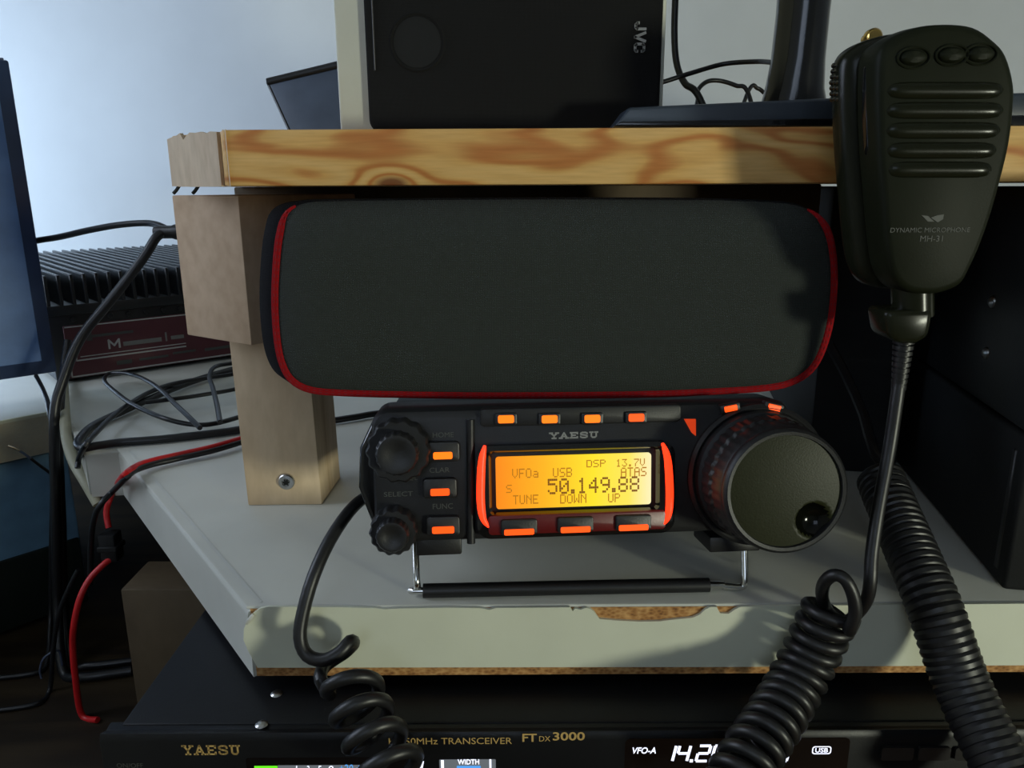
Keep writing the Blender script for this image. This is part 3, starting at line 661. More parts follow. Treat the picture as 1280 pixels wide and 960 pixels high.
# ------------------------------------------------------------------ monitor whose stand is on the shelf
mon = thing('desktop_monitor', 'glossy black monitor stand with flat bar foot on the pine shelf', 'monitor', (150, 420, b0))
MY = 304.0
fpts = [PY(x, y, MY) for x, y in [(768, 158), (786, 134), (1045, 122), (1420, 112), (1430, 158)]]
MB().prism([(p[0], max(p[2], b0+.2)) for p in fpts], 'y', MY, MY+21, 1.2, 3).build('foot', 'slate_gloss', mon)
f2 = [PY(x, y, MY-1.0) for x, y in [(768, 158), (776, 152), (1045, 147.5), (1420, 142), (1430, 158)]]
MB().prism([(p[0], max(p[2], b0+.25)) for p in f2], 'y', MY-1.2, MY+3, 0.5, 2).build('foot_lip', 'black_gloss', mon)
MB().box(72, 262, MY+20, MY+118, b0+.2, b0+6, 2, 2).build('foot_plate', 'black_gloss', mon)
NY = MY+56
nl = [(966, 128), (969, 108), (978, 70), (987, -40), (1056, -40), (1050, 20), (1040, 90), (1040, 126)]
secs = []
for x_a, x_b, y_ in [(962, 1046, 128), (968, 1042, 108), (976, 1043, 70), (983, 1049, 10), (990, 1062, -90), (992, 1066, -150)]:
    a, b = PY(x_a, y_, NY), PY(x_b, y_, NY); r = (b[0]-a[0])/2; c = (a+b)/2
    secs.append([np.array((c[0]+r*math.cos(t), NY+12+12*math.sin(t), c[2])) for t in np.linspace(0, 2*math.pi, 28, endpoint=False)])
secs.insert(0, [np.array((p[0], p[1], b0+4)) for p in secs[0]]); secs.append([np.array((p[0]+2, p[1], b0+185)) for p in secs[-1]])
MB().loft(secs).build('neck', 'black_gloss', mon)
MB().box(-60, 400, NY+10, NY+40, b0+168, b0+430, 4, 3).build('display_panel', 'black_gloss', mon)

def cable(name, pts, r, label, mat='cable', cat='cable', seg=10, n=8, group=None):
    pts = [np.array(p, float) for p in pts]; b = pts[0].copy()
    o = MB().tube(pts, r, seg, n).build(name, mat, base=b); return tag(o, label, cat, group)
SZ = b0
def dn(x, y, Y, dx, dy, r): p = PY(x, y, Y); return [np.array((p[0]+dx, p[1]+dy, b0+r)), np.array((p[0]+dx*3, p[1]+dy*3, b0+r))]
cable('power_cable', [PY(846, -140, 440), PY(845, -30, 432), PY(843, 40, 430), PY(846, 80, 428), PY(856, 104, 422), PY(872, 118, 416)]+dn(890, 130, 410, 4, -3, 1.9), 1.75, 'thick black cable hanging beside the speaker down to the shelf')
cable('speaker_cable', [PY(815, 106, 412), PY(832, 101.5, 412), PY(865, 91, 414), (PY(905, 80, 418)), PY(945, 77, 408), PY(972, 78, 386), PY(990, 74, 370)], 1.2, 'thin black cable running level from the speaker to the monitor neck')
cable('loose_cable', dn(868, 128, 468, -3, -4, 1.4)[::-1]+[PY(872, 126, 470), PY(873, 112, 474), PY(884, 102, 478), PY(900, 101, 480), PY(920, 107, 480), PY(935, 116, 478)]+dn(950, 126, 474, 5, 4, 1.4), 1.3, 'thin black cable arched low behind the monitor foot')
cable('loose_cable', dn(922, 126, 484, -4, 3, 1.3)[::-1]+[PY(936, 113, 488), PY(947, 110.5, 490), PY(955, 116, 490)], 1.2, 'short hooked black cable end beside the monitor neck')

# ------------------------------------------------------------------ monitor at the far left
lm = thing('small_monitor', 'dark navy upright monitor at the left picture edge by the white wall', 'monitor', (-380, 580, DESK))
m1 = PY(72, 465, 560); m0 = PZ(0, 475.5, m1[2]); md = (m0-m1)[:2]; md = md/np.linalg.norm(md); ztop = PY(11, 75, 560)[2]
bk = np.array((-md[1], md[0])); bk = bk if bk[1] > 0 else -bk
def LMT(p): q = m1[:2]+md*p[0]+bk*p[1]; return np.array((q[0], q[1], p[2]))
MB().box(0, 250, 0, 22, m1[2], ztop, 1.5, 2, LMT).build('screen_casing', 'navy', lm)
MB().box(9, 241, -0.4, 2, m1[2]+10, ztop-9, 0.3, 1, LMT).build('screen', plain('dark_screen', (84, 116, 166), 0.5), lm)
MB().box(110, 140, 8, 20, DESK+3, m1[2]+40, 1, 2, LMT).box(60, 190, -10, 60, DESK+.1, DESK+6, 2, 2, LMT).build('stand', 'black', lm)
for k in range(3): MB().box(2+k*4, 4.5+k*4, 4, 18, ztop-1, ztop+1.6, 0.4, 1, LMT).build('vent_rib', 'navy', lm)

# ------------------------------------------------------------------ power supply with heat sink
pa_, pb_ = PZ(92, 478, DESK), PZ(280, 450, DESK); pdv = (pb_-pa_)[:2]; pdv /= np.linalg.norm(pdv); pang = math.atan2(pdv[1], pdv[0])
psu = thing('power_supply', 'black finned power supply with maroon label strip, behind the tangled cables', 'power supply', (0, 0, 0))
psu.location = (pa_[0]*.001, pa_[1]*.001, DESK*.001+H); psu.rotation_euler = (0, 0, pang); BASE[psu.name] = np.zeros(3)
MB().box(-12, 205, 0, 290, 3, 62, 1.5, 2).build('casing', 'black', psu)
for x in (0, 190):
    for y in (12, 272): MB().lathe([(0.1, 0), (5, 0), (5, 3.4), (.1, 3.4)], (0, 0, 0), 16, T=lambda p, x=x, y=y: np.array((x+p[0], y+p[2], p[1]))).build('rubber_foot', 'rubber', psu)
hs = MB().box(-12, 205, -3, 292, 56, 64, 1)
hs.build('heat_sink_base', 'metal_black', psu)
for k in range(24): MB().box(-11+k*9.2, -8.2+k*9.2, -3, 292, 63.8, 88, 0.5, 1).build('fin', 'metal_black', psu)
for r_ in range(2):
    for k in range(13): MB().lathe([(0.2, -.5), (1.9, -.5), (2.4, 1)], (6+k*14, -2.6, 58+r_*3.2-6), 12).build('rivet', 'black', psu) if r_ == 0 else None
lab = MB().box(-2, 170, -1.2, 0.4, 3.5, 47, 0.4, 1).build('label_plate', 'maroon', psu)
ll = MB()
for a in [(-1, 169, 45.4, 46.4), (-1, 169, 4.2, 5.4), (-1, 0, 4.2, 22), (4, 92, 17.2, 18.4), (4, 5, 17.2, 24), (7.5, 92, 20.2, 20.9)]: ll.box(a[0], a[1], -1.5, -1.0, a[2], a[3])
ll.build('label_border', 'label_line', lab, smooth=False)
for i, (x, z) in enumerate(((105, 36.5), (126, 37))):
    MB().lathe([(4.4, -1.2), (4.5, -1.7), (6.3, -1.7), (6.4, -1.2)], (x, 0, z), 36).build('label_ring', 'label_line', lab)
lb_ = MB()
for z in (38.5, 36.5, 34.5): lb_.box(102, 108, -1.5, -1.1, z-.4, z+.4)
for a in [(14, 50, 35.4, 37.6), (14, 18, 33, 40), (103, 128, 25, 26.6), (108, 132, 11, 13.6), (80, 100, 12, 14), (34, 46, 9.5, 13), (52, 76, 10.5, 12.6), (100, 110, 29, 30)]: lb_.box(a[0], a[1], -1.5, -1.1, a[2], a[3])
lb_.build('label_print', 'dim_print', lab, smooth=False)
def pl_stroke(segs, x, z, w_, h_, th): 
    mb = MB(); strokes(mb, segs, lambda q: np.array((x+q[0]*w_, -1.2, z+q[1]*h_)), th, np.array((0, -1., 0)), .3); return mb
mm = pl_stroke([[(0, 0), (0, 1), (.5, .3), (1, 1), (1, 0)]], 30, 24.5, 8, 7, 1.5); mm.build('lettering', 'label_line', lab, smooth=False)
pl_stroke([[(0, 0), (0, 1)]], 76, 25, 1, 7, 1.4).box(41, 72, -1.5, -1.1, 25, 28.6).box(80, 91, -1.5, -1.1, 25.5, 28.6).build('lettering', 'grey_print', lab, smooth=False)

# ------------------------------------------------------------------ loose cables on the desk and behind
Z1 = DESK+3
def zl(pts, z=Z1): return [PZ(p[0], p[1], (p[2] if len(p) > 2 else z)) for p in pts]
cable('desk_cable', zl([(364, 440, DESK+4), (352, 446, DESK+4), (290, 462, DESK+4), (240, 477, DESK+4), (200, 493, DESK+4), (160, 511, DESK+3.5), (118, 531, DESK+3), (102, 545, DESK+3), (97, 555, DESK+3), (104, 560, DESK+3), (122, 557, DESK+3), (150, 553, DESK+2.8), (190, 550, DESK+2.8), (230, 546, DESK+2.8), (300, 537, DESK+2.8), (345, 525, DESK+2.8), (372, 490, DESK+2.8), (378, 445, DESK+2.8)]), 2.5, 'thickest black cable bent back on itself at the rear desk corner')
cable('desk_cable', [PY(97, 585, 447), PY(99, 572, 449)]+zl([(107, 556), (118, 543), (138, 523), (160, 506), (190, 489), (225, 478), (300, 466), (346, 455), (356, 440)], DESK+8.4), 1.7, 'black cable rising over the thickest cable and dropping off the desk corner')
cable('desk_cable', zl([(250, 535, DESK+11), (236, 521, DESK+14), (220, 506, DESK+15), (204, 490, DESK+14), (186, 477, DESK+12), (168, 469, DESK+10), (150, 466, DESK+10), (135, 468, DESK+9), (131, 477, DESK+9), (147, 492, DESK+10), (165, 505, DESK+12), (200, 521, DESK+12), (235, 530, DESK+8), (265, 530, DESK+7), (300, 521, DESK+6), (342, 508, DESK+4), (362, 480, DESK+4), (368, 445, DESK+4)]), 1.6, 'black cable folded back on itself in a loop below the maroon label')
cable('desk_cable', zl([(182, 503), (215, 499), (250, 494), (300, 485), (340, 470), (350, 445)], DESK+10), 1.5, 'thin black cable running almost level into the wooden leg')
cable('desk_cable', zl([(350, 436), (300, 452), (270, 458), (262, 470), (266, 485), (271, 505), (275, 528)], DESK+21), 1.6, 'short black cable hanging upright close beside the wooden leg')
# continues behind the leg, between leg and radio
cable('desk_cable', [PZ(386, 445, DESK+3), PZ(380, 490, DESK+3), PZ(384, 518, DESK+3), PZ(405, 526, DESK+3), PZ(440, 522, DESK+3), PZ(470, 517, DESK+3), PZ(520, 513, DESK+3), PZ(600, 505, DESK+3)], 2.2, 'black cable crossing the desk between wooden leg and compact radio')
red = [PZ(392, 450, DESK+3), PZ(388, 500, DESK+3), PZ(360, 532, DESK+4), PZ(300, 549, DESK+5), PZ(265, 559, DESK+5), PZ(225, 568, DESK+4.5), PZ(190, 576, DESK+4.5), PZ(170, 583, DESK+5), PZ(155, 594, DESK+5), PY(146, 606, 452), PY(138, 622, 440), PY(133, 640, 437), PY(136, 660, 433)]
cable('red_power_wire', red, 1.75, 'red insulated wire crossing the grey desk and dropping over its angled edge', 'red')
blk = [p+np.array((1, -3.2, -1.2)) for p in red[:8]]+[PZ(158, 597, DESK+4), PY(143, 612, 428), PY(128, 628, 424), PY(119, 644, 425), PY(114, 675, 430), PY(113, 730, 436)]
cable('black_power_wire', blk, 1.7, 'black wire paired tightly along the red power wire')
pc_ = PY(139, 682, 432)
tag(MB().box(pc_[0]-5, pc_[0]+5, pc_[1]-5, pc_[1]+5, pc_[2]-9, pc_[2]+9, 1.2, 2).box(pc_[0]-6, pc_[0]+6, pc_[1]-6, pc_[1]+6, pc_[2]-2, pc_[2]+1.5, .6, 1).build('wire_connector', 'black_matte', base=pc_), 'small black connector block joining two red wires below the desk edge', 'connector')
cable('grey_cable', [PZ(79, 470, DESK+6), PZ(80, 495, DESK+6), PY(81, 520, 492), PY(84, 550, 474), PY(93, 578, 460), PY(108, 604, 450), PY(123, 630, 444)], 3.4, 'thick pale grey cable curving over the rear desk corner', 'grey_cable')
cable('red_wire', [PY(142, 696, 430), PY(128, 707, 425), PY(112, 724, 420), (PY(100, 748, 415)), PY(93, 778, 412), PY(91, 805, 412), PY(94, 845, 412), PZ(102, 893, SH+2.1), PZ(122, 900, SH+2.1)], 1.9, 'red wire arcing down in the dark under the desk', 'red')
# thick plug lead that hangs from beside the batten, and the bundle going down
cable('plug_lead', [PY(206, 291, 535), PY(196, 296, 530), PY(182, 318, 525), PY(160, 348, 520), PY(132, 383, 512), PY(108, 412, 505), PY(92, 440, 498), PY(78, 478, 492), PY(69, 510, 486), PY(68, 560, 482), PY(70, 650, 480), PY(72, 760, 478), PZ(79, 838, SH+3.4), PZ(102, 846, SH+3.4), PZ(165, 838, SH+3.4)], 3.2, 'thick black lead slanting down across the power supply and off the desk')
MB_ = MB().lathe([(0.3, -8), (3.6, -8), (4.4, -5), (4.4, 4), (5.2, 6), (5.2, 14), (.3, 14)], (0, 0, 0), 20, T=lambda p: PY(208, 290, 535)+np.array((p[1], p[0], p[2])))
tag(MB_.build('cable_plug', 'rubber', base=PY(208, 290, 535)), 'dark plug beside the upper left of the wooden batten', 'plug')
cable('video_cable', [PY(30, 305, 575), PY(45, 301, 572), PY(75, 296, 568), PY(110, 288, 562), PY(150, 281, 556), PY(185, 279, 550), PY(204, 284, 542), PY(215, 292, 540)], 2.3, 'black cable arching from the navy monitor to the plug beside the batten')
cable('hanging_cable', [PY(85, 425, 540), PY(80, 460, 530), PY(76, 500, 500), PY(74, 560, 490), PY(78, 660, 488), PY(81, 760, 487), PZ(90, 829, SH+2.8), PZ(112, 832, SH+2.8), PZ(165, 826, SH+2.8)], 2.6, 'black cable hanging straight down just right of the thick plug lead')
cable('hanging_cable', [PY(45, 470, 545), PY(55, 490, 530), PY(62, 515, 500), PY(66, 560, 497), PY(64, 700, 495), PY(63, 775, 493), PZ(58, 830, SH+1.8), PZ(40, 842, SH+1.8), PZ(-30, 850, SH+1.8)], 1.6, 'thin black cable hanging straight down just left of the thick plug lead')
cable('hanging_cable', [PY(98, 712, 440), PY(85, 738, 440), PY(73, 770, 440), PY(66, 815, 440), PZ(62, 862, SH+1.7), PZ(45, 880, SH+1.7), PZ(-20, 890, SH+1.7)], 1.5, 'thin black cable branching off beside the lower red wire')
bw = [PY(70, 600, 494), PY(62, 591, 490), PY(50, 582, 486), PY(38, 573, 482)]
bwt = thing('bare_ended_wire', 'thin wire with bright stripped end poking out left of the hanging cables', 'wire', PY(70, 600, 494))
MB().tube(bw, 1.0, 8).build('insulation', 'cable', bwt)
MB().tube([PY(39, 573.7, 482.3), PY(30, 567, 480), PY(24, 563.5, 478)], 0.8, 8).build('foil_wrap', 'greyblue', bwt)
MB().tube([PY(25, 564, 478.2), PY(17, 560, 476), PY(10, 557.5, 475)], 0.65, 8).build('bare_conductor', 'copper', bwt)
cable('thin_wire', [PY(52, 848, 438), PY(50, 838, 438), PY(54, 824, 438), PY(64, 816, 440), PY(74, 814, 443), PY(78, 832, 445)], 0.7, 'thin pale wire bent into a small loop low among the hanging cables', 'greyblue')

# ------------------------------------------------------------------ dark case and wooden upright under the desk
case = thing('equipment_case', 'dark blue-grey equipment case under the left wing of the desk', 'case', (-500, 600, SH))
cw0 = PY(68, 560, 545); cdir = wd[:2]
cn = np.array((-cdir[1], cdir[0])); cn = cn if cn[1] > 0 else -cn
def CT(p): q = cw0[:2]+cdir*p[0]+cn*p[1]; return np.array((q[0], q[1], p[2]))
cmat = plain('bluegrey_case', (112, 150, 176), 0.45)
MB().box(-8, 330, 0, 200, SH+4, BOT-6, 2, 2, CT).build('casing', cmat, case)
MB().box(-6, 328, -3, 2, SH+4, SH+58, 1, 2, CT).build('lower_cover', plain('dark_green_cover', (26, 34, 28), 0.5), case)
for x in (10, 300): MB().box(x, x+14, 10, 24, SH+.1, SH+5, 0.5, 1, CT).build('rubber_foot', 'rubber', case)
up_ = PY(150, 737, 395)
upr = MB().box(up_[0], up_[0]+70, 395, 430, SH+.1, up_[2], 1.2, 2)
tag(upr.build('wooden_upright', 'panel_wood', base=(up_[0]+35, 412, SH)), 'dim brown wooden upright in the gap below the angled desk edge', 'wood block')

# ------------------------------------------------------------------ large transceiver on the lower shelf
ft = thing('base_station_transceiver', 'large black transceiver with lit display on the shelf under the desk', 'radio', (20, 400, SH))
TZ = -191.0
te = PZ(640, 903, TZ); TY = te[1]                                    # front edge of the top cover
tl = PZ(133, 903, TZ)[0]
MB().box(tl+6, 205, TY, 560, SH+10, TZ, 1.0, 2).build('chassis', 'ft_black', ft)
pz = PY(640, 914, TY-6)[2]
fl = PY(124, 916, TY-6)[0]
MB().prism([(TY+2, TZ-.3), (TY-2, TZ-0.9), (TY-6, pz), (TY-7, pz-3), (TY-7, SH+14), (TY-4, SH+11), (TY+2, SH+11)], 'x', fl, 212, 0.5, 2).build('front_panel', 'ft_black', ft)
FYp = TY-7.0
def fp(px, py): return PY(px, py, FYp)
for x in (tl+30, 170):
    for y in (TY+30, 520): MB().lathe([(0.1, 0), (8, 0), (9, 10), (.1, 10)], (0, 0, 0), 20, T=lambda p, x=x, y=y: np.array((x+p[0], y+p[2], SH+.1+p[1]))).build('foot', 'rubber', ft)
for (x, y) in ((346, 867), (327, 905.5)):
    p = PZ(x, y, TZ); MB().lathe([(0.1, .9), (1.2, .8), (2.2, 0.3), (2.4, 0)], (0, 0, 0), 16, T=lambda q, p=p: p+np.array((q[0], q[2], q[1]))).build('screw_head', 'steel', ft)
def ftext(s, x0, x1, y0, y1, m, sh=0.0, parent=None, bold=0.0):
    a, b = fp(x0, y1), fp(x1, y0); c = fp(x0, (y0+y1)/2), fp(x1, (y0+y1)/2)
    return text(parent or ft, s, (c[0][0], FYp-.02, a[2]), c[1][0]-c[0][0], abs(fp((x0+x1)/2, y0)[2]-fp((x0+x1)/2, y1)[2]), m, depth=.08, shear=sh, bold=bold)
a, b = fp(229.5, 943), fp(299, 932)
slab_word(ft, 'YAESU', (a[0], FYp, fp(264, 943)[2]), b[0]-a[0], fp(264, 932)[2]-fp(264, 943)[2], 0.62, 'gold_print', depth=.12)
ftext('ON/OFF', 146, 179, 954, 959.5, 'dim_print')
ftext('HF/50MHz TRANSCEIVER', 486, 640, 922.5, 930.5, 'gold_print'); ftext('FT', 653, 671, 917, 927, 'gold_print', bold=.02); ftext('DX', 674, 688, 920, 926.5, 'gold_print'); ftext('3000', 691, 731, 915, 925.5, 'gold_print', bold=.02)
# main display window
def plate(px0, py0, px1, py1, name, mat, d0=0.0, d1=0.5, parent=None, r=1.0):
    a, b = fp(px0, py1), fp(px1, py0); x_a = fp(px0, (py0+py1)/2)[0]; x_b = fp(px1, (py0+py1)/2)[0]
    return MB().prism(rrect(x_a, x_b, a[2], b[2], r), 'y', FYp-d1, FYp-d0, 0).build(name, mat, parent or ft, smooth=False)
win = plate(780, 922, 1058, 1010, 'display_window', 'glass', -1, .03, r=2)
ftext('VFO-A', 790.5, 820, 934, 942, 'white_lit', 0.2, win, .02)
SEG = {'1': 'bc', '4': 'fgbc', '2': 'abged', '0': 'abcdef'}
SG = {'a': [(.12, 1), (.88, 1)], 'b': [(.95, .94), (.95, .56)], 'c': [(.95, .44), (.95, .06)], 'd': [(.12, 0), (.88, 0)], 'e': [(.05, .44), (.05, .06)], 'f': [(.05, .94), (.05, .56)], 'g': [(.15, .5), (.85, .5)]}
mb = MB()
def digit(ch, px):
    base = fp(px, 951); wv = fp(px+15, 951)[0]-base[0]; hv = fp(px, 932)[2]-base[2]
    strokes(mb, [SG[s_] for s_ in SEG[ch]], lambda q: np.array((base[0]+q[0]*wv+q[1]*hv*0.18, FYp-.1, base[2]+q[1]*hv)), 1.0, np.array((0, -1., 0)), .1)
for ch, px in (('1', 826), ('4', 844), ('2', 869), ('0', 888), ('0', 905), ('0', 968.5)): digit(ch, px)
p = fp(864, 951); mb.box(p[0]-.6, p[0]+.6, FYp-.2, FYp-.1, p[2]-.5, p[2]+.7)
mb.build('frequency_digits', 'white_lit', win, smooth=False)
ub = MB(); a, b = fp(1014.5, 942.5), fp(1039.5, 932.5); ro2 = rrect(a[0], b[0], a[2], b[2], 1.0); ri2 = inset(np.array(ro2), 0.4)
nq = len(ro2); ub.add([np.array((p[0], FYp-.12, p[1])) for p in ro2]+[np.array((p[0], FYp-.12, p[1])) for p in ri2], [(i, (i+1) % nq, (i+1) % nq+nq, i+nq) for i in range(nq)])
ub.build('mode_frame', 'white_lit', win, smooth=False); ftext('USB', 1019, 1035, 934.7, 940.5, 'white_lit', 0, win, .02)
# colour screen: only its top edge reaches the picture
scr = plate(312, 946, 532, 1040, 'colour_screen', 'glass', -1, .03, r=1)
plate(318, 957.2, 347, 962, 'signal_bar', 'green_lit', .03, .12, scr, .1); plate(348, 956, 463, 975, 'meter_strip', 'grey_lit', .02, .06, scr, .1)
ftext('1', 369, 372, 957, 966, 'white_lit', .2, scr); ftext('3', 383, 387, 957, 966, 'white_lit', .2, scr); ftext('5', 397, 402, 957, 966, 'white_lit', .2, scr); ftext('9', 411, 417, 957, 966, 'white_lit', .2, scr); ftext('+20 +40', 424, 463, 955.5, 965, 'blue_lit', .2, scr)
q = [fp(513, 962), fp(526, 951), fp(530, 951.5), fp(528, 962)]
MB().prism([(p[0], p[2]) for p in q], 'y', FYp-.1, FYp-.04).build('screen_wedge', 'white_lit', scr, smooth=False)
wp = plate(550, 949, 620, 1010, 'filter_screen', 'grey_lit', -.2, .05, r=.4)
plate(552, 950, 555.5, 1000, 'screen_line', 'white_lit', .05, .1, wp, .05); plate(612, 949, 614.5, 1000, 'screen_line', 'white_lit', .05, .1, wp, .05)
plate(571, 957, 601, 966, 'filter_bar', 'blue_lit', .05, .1, wp, .3); ftext('WIDTH', 572, 599, 949, 955.5, 'white_lit', 0, wp, .02)
for (x0_, x1_) in ((1100, 1140), (1146, 1186), (1192, 1232), (1238, 1276)): plate(x0_, 932, x1_, 948, 'button', 'black', -.5, 1.2, r=1)
ftext('M', 1106, 1116, 934.5, 941, 'dim_print'); 

# ------------------------------------------------------------------ two black boxes at the right
s0 = PZ(1252, 738, DESK); s1 = PZ(1130, 590, DESK); sdv = (s1-s0)[:2]; sdv /= np.linalg.norm(sdv); yaw = math.atan2(-sdv[0], sdv[1])
nrm2 = np.array((sdv[1], -sdv[0]))
def side(px, py):                                            # picture point on the left side plane of the boxes -> (along, z)
    d = ray(px, py); k = np.dot(s0[:2], nrm2)/np.dot(d[:2], nrm2); P = d*k; return np.dot(P[:2]-s0[:2], sdv), P[2]
def BT(p): q = s0[:2]+nrm2*p[0]+sdv*p[1]; return np.array((q[0], q[1], p[2]))
zs_ = side(1210, 492)[1]
lowb = thing('black_box', 'lower matte black box on the desk at right, beneath the screwed case', 'box', (s0[0]+120, 420, DESK))
MB().box(0, 260, 0, 330, DESK+.1, zs_-1.2, 2, 3, BT).build('casing', 'black_matte', lowb)
MB().box(-.6, 6, 6, 9, DESK+6, zs_-8, .5, 1, BT).build('side_seam', 'black', lowb)
upb = thing('metal_case', 'upper black metal case with screwed side, close under the pine shelf', 'case', (s0[0]+120, 420, zs_))
MB().box(0, 260, -6, 330, zs_, bb-2, 1.5, 2, BT).build('casing', 'metal_black', upb)
for (x, y) in ((1241, 377), (1233, 441)):
    al, z = side(x, y)
    MB().lathe([(0.1, -1.5), (1.5, -1.4), (2.5, -.7), (2.6, 0.3)], (0, 0, 0), 18, T=lambda p, al=al, z=z: BT((p[1], al+p[0], z+p[2]))).build('screw_head', 'steel', upb)
bx_ = MB().box(-52, -6, 125, 330, DESK+.1, bb-1.5, 2, 2, BT)  # added box that keeps the gap behind the radio black
tag(bx_.build('black_box', 'black_matte', base=BT((-29, 265, DESK))), 'tall matte black box added to darken the gap behind the right end of the compact radio', 'box')
cable('antenna_lead', [PY(1035, 418, 420), PY(1048, 424, 418), PY(1062, 430, 420), PY(1085, 445, 440)], 1.2, 'thin grey lead glinting between the pouch and the hanging microphone', 'steel')

# ------------------------------------------------------------------ hand microphone hanging at the board edge
mic = thing('hand_microphone', 'black hand microphone with ribbed back hanging in front of the pine shelf', 'microphone', (140, 268, 20))
FM = 250.0
mo = [(1102, 62), (1120, 44), (1150, 32), (1185, 28), (1220, 32), (1245, 48), (1262, 68), (1272, 105), (1271, 140), (1266, 180), (1256, 222), (1244, 265), (1230, 305), (1215, 338), (1203, 357), (1180, 367), (1158, 369), (1136, 365), (1121, 352), (1113, 330), (1108, 290), (1104, 240), (1100, 190), (1098, 140), (1098, 95)]
mpts = np.array([(p[0], p[2]) for p in crom([PY(x, y, FM) for x, y in mo], 4, True)])
mcen = (mpts.max(0)+mpts.min(0))/2
def ms(d, y, dx=0.0): return [np.array((p[0]+dx, y, p[1])) for p in inset(mpts, d)]
MB().loft([ms(2.6, FM+.2), ms(1.2, FM+.7), ms(0.3, FM+1.8), ms(0, FM+3.5), ms(-.4, FM+8), ms(-.2, FM+14), ms(1.0, FM+16.5), ms(1.6, FM+17)]).build('back_shell', 'mic_face', mic, ang=70)
MB().loft([ms(2.2, FM+16.2, -1), ms(.6, FM+17.2, -2), ms(-.4, FM+19, -3.2), ms(-.4, FM+24, -4), ms(1.2, FM+29, -3.5), ms(4, FM+32, -2.5), ms(7, FM+33.5, -2)]).build('front_shell', 'mic', mic, ang=70)
def mp(px, py, d=0.0): return PY(px, py, FM+d)
for y_, xa, xb in ((113, 1106, 1258), (138, 1105, 1258), (163, 1105, 1254), (188, 1106, 1249), (212, 1108, 1243)):
    a, b = mp(xa, y_), mp(xb, y_); c = (a+b)/2; hw = (b[0]-a[0])/2
    secs = []
    for t in np.linspace(-1, 1, 17):
        s_ = math.sqrt(max(0, 1-abs(t)**8)); x = a[0]+(b[0]-a[0])*(t+1)/2
        secs.append([np.array((x, FM+.9-1.9*max(.15, s_)*math.cos(q), a[2]+(b[2]-a[2])*(t+1)/2+2.7*max(.25, s_)*math.sin(q))) for q in np.linspace(-math.pi/2, math.pi/2, 9)])
    MB().loft(secs).build('rib', 'mic', mic, ang=70)
for (x, y, w_) in ((1142, 72, 30), (1190, 69, 30), (1226, 68, 26)):
    p = mp(x, y); MB().lathe([(.2, -1.4), (2.6, -1.2), (3.6, -.5), (4.0, .8)], (0, 0, 0), 28, T=lambda q, p=p: p+np.array((q[0]*1.08, q[1], q[2]*.62))).build('push_button', 'mic_face', mic)
    MB().tube([p+np.array((4.9*math.cos(t), -.1, 3.0*math.sin(t))) for t in np.linspace(0, 2*math.pi, 20, endpoint=False)], .35, 6, 2, True).build('button_rim', 'mic_face', mic)
# push-to-talk bar and mesh on the left side
xl = mpts[:, 0].min()
pk = [mp(1093, y, 9) for y in (66, 84, 110, 150, 185, 205)]
MB().tube([p+np.array((-.3, 0, 0)) for p in pk], [1.0, 3.0, 3.4, 3.4, 3.0, 1.0], 14).build('talk_bar', 'black_gloss', mic)
gm = MB()
for i in range(7):
    for k in range(3):
        p = mp(1041.5+k*4.2+(2.4-i*.9 if i < 4 else 0), 82+i*7, 24-k*1.6); gm.lathe([(.1, -.9), (.7, -.5), (.95, .6)], p+np.array((-.2, 0, 0)), 8)
gm.build('mouth_mesh', 'black_gloss', mic)
mesh_o = mic.children[-1]; mesh_o['kind'] = 'stuff'
hb = mp(1089, 47.5, 30); MB().lathe([(.3, -3.2), (2.2, -3.2), (2.8, -2.4), (2.8, 0), (1.8, .2), (1.8, 4)], hb, 28).build('hanger_stud', 'brass', mic)
# print on the back
lg = MB()
for poly in ([(1152, 269), (1160, 270), (1168, 277), (1160, 277)], [(1164, 272), (1172, 269), (1180, 268), (1179, 274), (1172, 278)]):
    lg.prism([(mp(x, y)[0], mp(x, y)[2]) for x, y in poly], 'y', FM+.02, FM+.3)
lg.build('logo', 'dim_print', mic, smooth=False)
def mtext(s, x0, x1, y0, y1):
    a, b = mp(x0, y1), mp(x1, y0); text(mic, s, (a[0], FM+.14, mp((x0+x1)/2, y1)[2]), b[0]-a[0], mp(640, y0)[2]-mp(640, y1)[2], 'dim_print', depth=.08)
mtext('DYNAMIC MICROPHONE', 1113, 1213, 284.5, 290.5); mtext('MH-31', 1150, 1179, 294.5, 302)
# strain relief and ribbed boot
a = [(1110, 390), (1172, 387), (1170, 405), (1166, 424), (1150, 432), (1128, 432), (1115, 424)]
MB().prism([(mp(x, y)[0], mp(x, y)[2]) for x, y in a], 'y', FM+2, FM+17, 2.5, 3).build('cord_socket', 'mic', mic)
MB().tube([mp(1140, 350, 9), mp(1141, 395, 9)], 6.6, 16, 2).build('socket_neck', 'mic', mic)
bt = MB(); b_a, b_b = mp(1130, 424, 9), mp(1123, 487, 9)
for k in range(9):
    t = k/9; p = b_a+(b_b-a[0][0]*0-b_a)*t; q = b_a+(b_b-b_a)*(t+.075); bt.tube([p, q], 3.5-1.1*t, 14, 1, smooth=False)
bt.tube([b_a, b_b], 2.4, 12, 1, smooth=False); bt.build('cord_boot', 'rubber', mic)

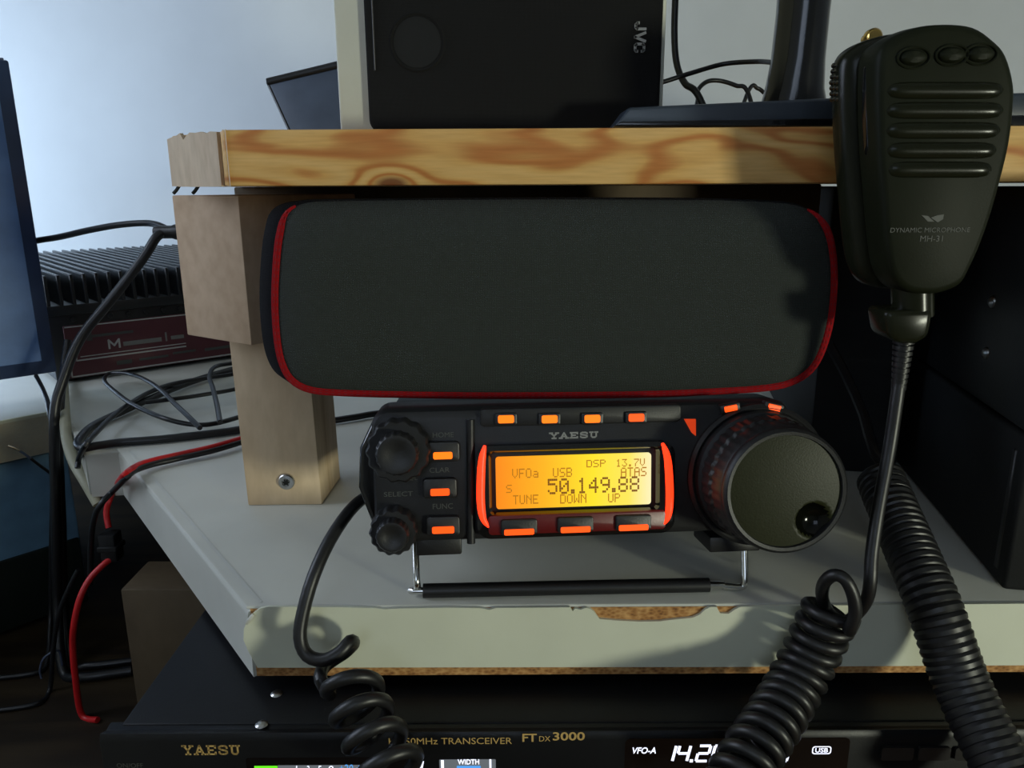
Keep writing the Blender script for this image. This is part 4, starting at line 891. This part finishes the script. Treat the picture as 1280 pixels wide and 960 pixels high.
def helix(path, R, turns, wire_phase=0.0, spt=16, flat=1.0, hand=1):
    """points of a coil of radius R wound round a smooth path"""
    P = crom(path, 40); L = [0]
    for a_, b_ in zip(P[:-1], P[1:]): L.append(L[-1]+np.linalg.norm(b_-a_))
    N = int(turns*spt); out = []; u = None
    for i in range(N+1):
        s_ = L[-1]*i/N; k = min(max(np.searchsorted(L, s_)-1, 0), len(P)-2); t = (s_-L[k])/(L[k+1]-L[k]+1e-9); p = P[k]+(P[k+1]-P[k])*t
        d = P[k+1]-P[k]; d /= np.linalg.norm(d)
        if u is None: u = np.cross(d, (0, 1., 0)); u /= np.linalg.norm(u)
        u = u-d*np.dot(u, d); u /= np.linalg.norm(u); w_ = np.cross(d, u); an = wire_phase+hand*2*math.pi*i/spt
        rr = R(i/N) if callable(R) else R
        out.append(p+rr*(math.cos(an)*u+math.sin(an)*w_*flat))
    return out
lead = [b_a+(b_b-b_a)*.8, mp(1121, 500, 8), mp(1112, 560, 6), mp(1099, 630, 0), mp(1090, 690, -5), mp(1088, 725, -8), mp(1084, 748, -7), PY(1074, 764, 246), PY(1057, 777, 250), PY(1038, 768, 250), PY(1028, 748, 246), PY(1030, 729, 242), PY(1042, 719, 239), PY(1056, 724, 237), PY(1066, 743, 236), PY(1069, 766, 236), PY(1062, 788, 238)]
hx = helix([PY(1040, 760, 248.5), PY(1013, 818, 247.5), PY(990, 862, 241), PY(966, 902, 230), PY(938, 944, 219), PY(905, 1000, 208)], lambda t: 8.2-.4*t, 15, 0.6, 14, 1.0, 1)
MB().tube(lead+hx, 2.25, 10, 4).build('coiled_cord', 'rubber', mic)

cc2 = [PZ(1045, 452, -122)*1.0]
path2 = [PY(1100, 598, 302), PY(1139, 690, 269), PY(1169, 762, 250), PY(1202, 855, 236), PY(1258, 970, 214), PY(1290, 1030, 204)]
l2 = [PY(1036, 430, 362), PY(1058, 470, 352), PY(1080, 520, 335), PY(1094, 568, 316)]
hx2 = helix(path2, 7.5, 43, 0, 12, 1.0, 1)
tag(MB().tube(l2+hx2, 2.3, 9, 2).build('coiled_cord', 'rubber', base=path2[0]), 'tightly coiled black cord hanging past the desk edge right of the microphone cord', 'cord')

c3 = [PY(475, 616, 292), PY(456, 622, 287), PY(436, 640, 276), PY(412, 676, 264), PY(392, 720, 254), PY(379, 765, 249), PY(375, 797, 246), PY(384, 819, 244), PY(405, 825, 242), PY(425, 815, 243), PY(437, 802, 246), PY(442, 804, 251), PY(432, 815, 254), PY(418, 824, 251), PY(404, 835, 246), PY(401, 850, 239)]
hx3 = helix([PY(437, 848, 240), PY(447, 880, 232), PY(466, 918, 223), PY(488, 956, 215), PY(510, 996, 208)], 8.8, 4.6, math.pi*1.1, 14, 1.0, -1)
tag(MB().tube(c3+hx3[1:], 2.45, 10, 3).build('coiled_cord', 'rubber', base=PY(456, 622, 287)), 'black cord dropping from the left side of the compact radio, coiled below', 'cord')
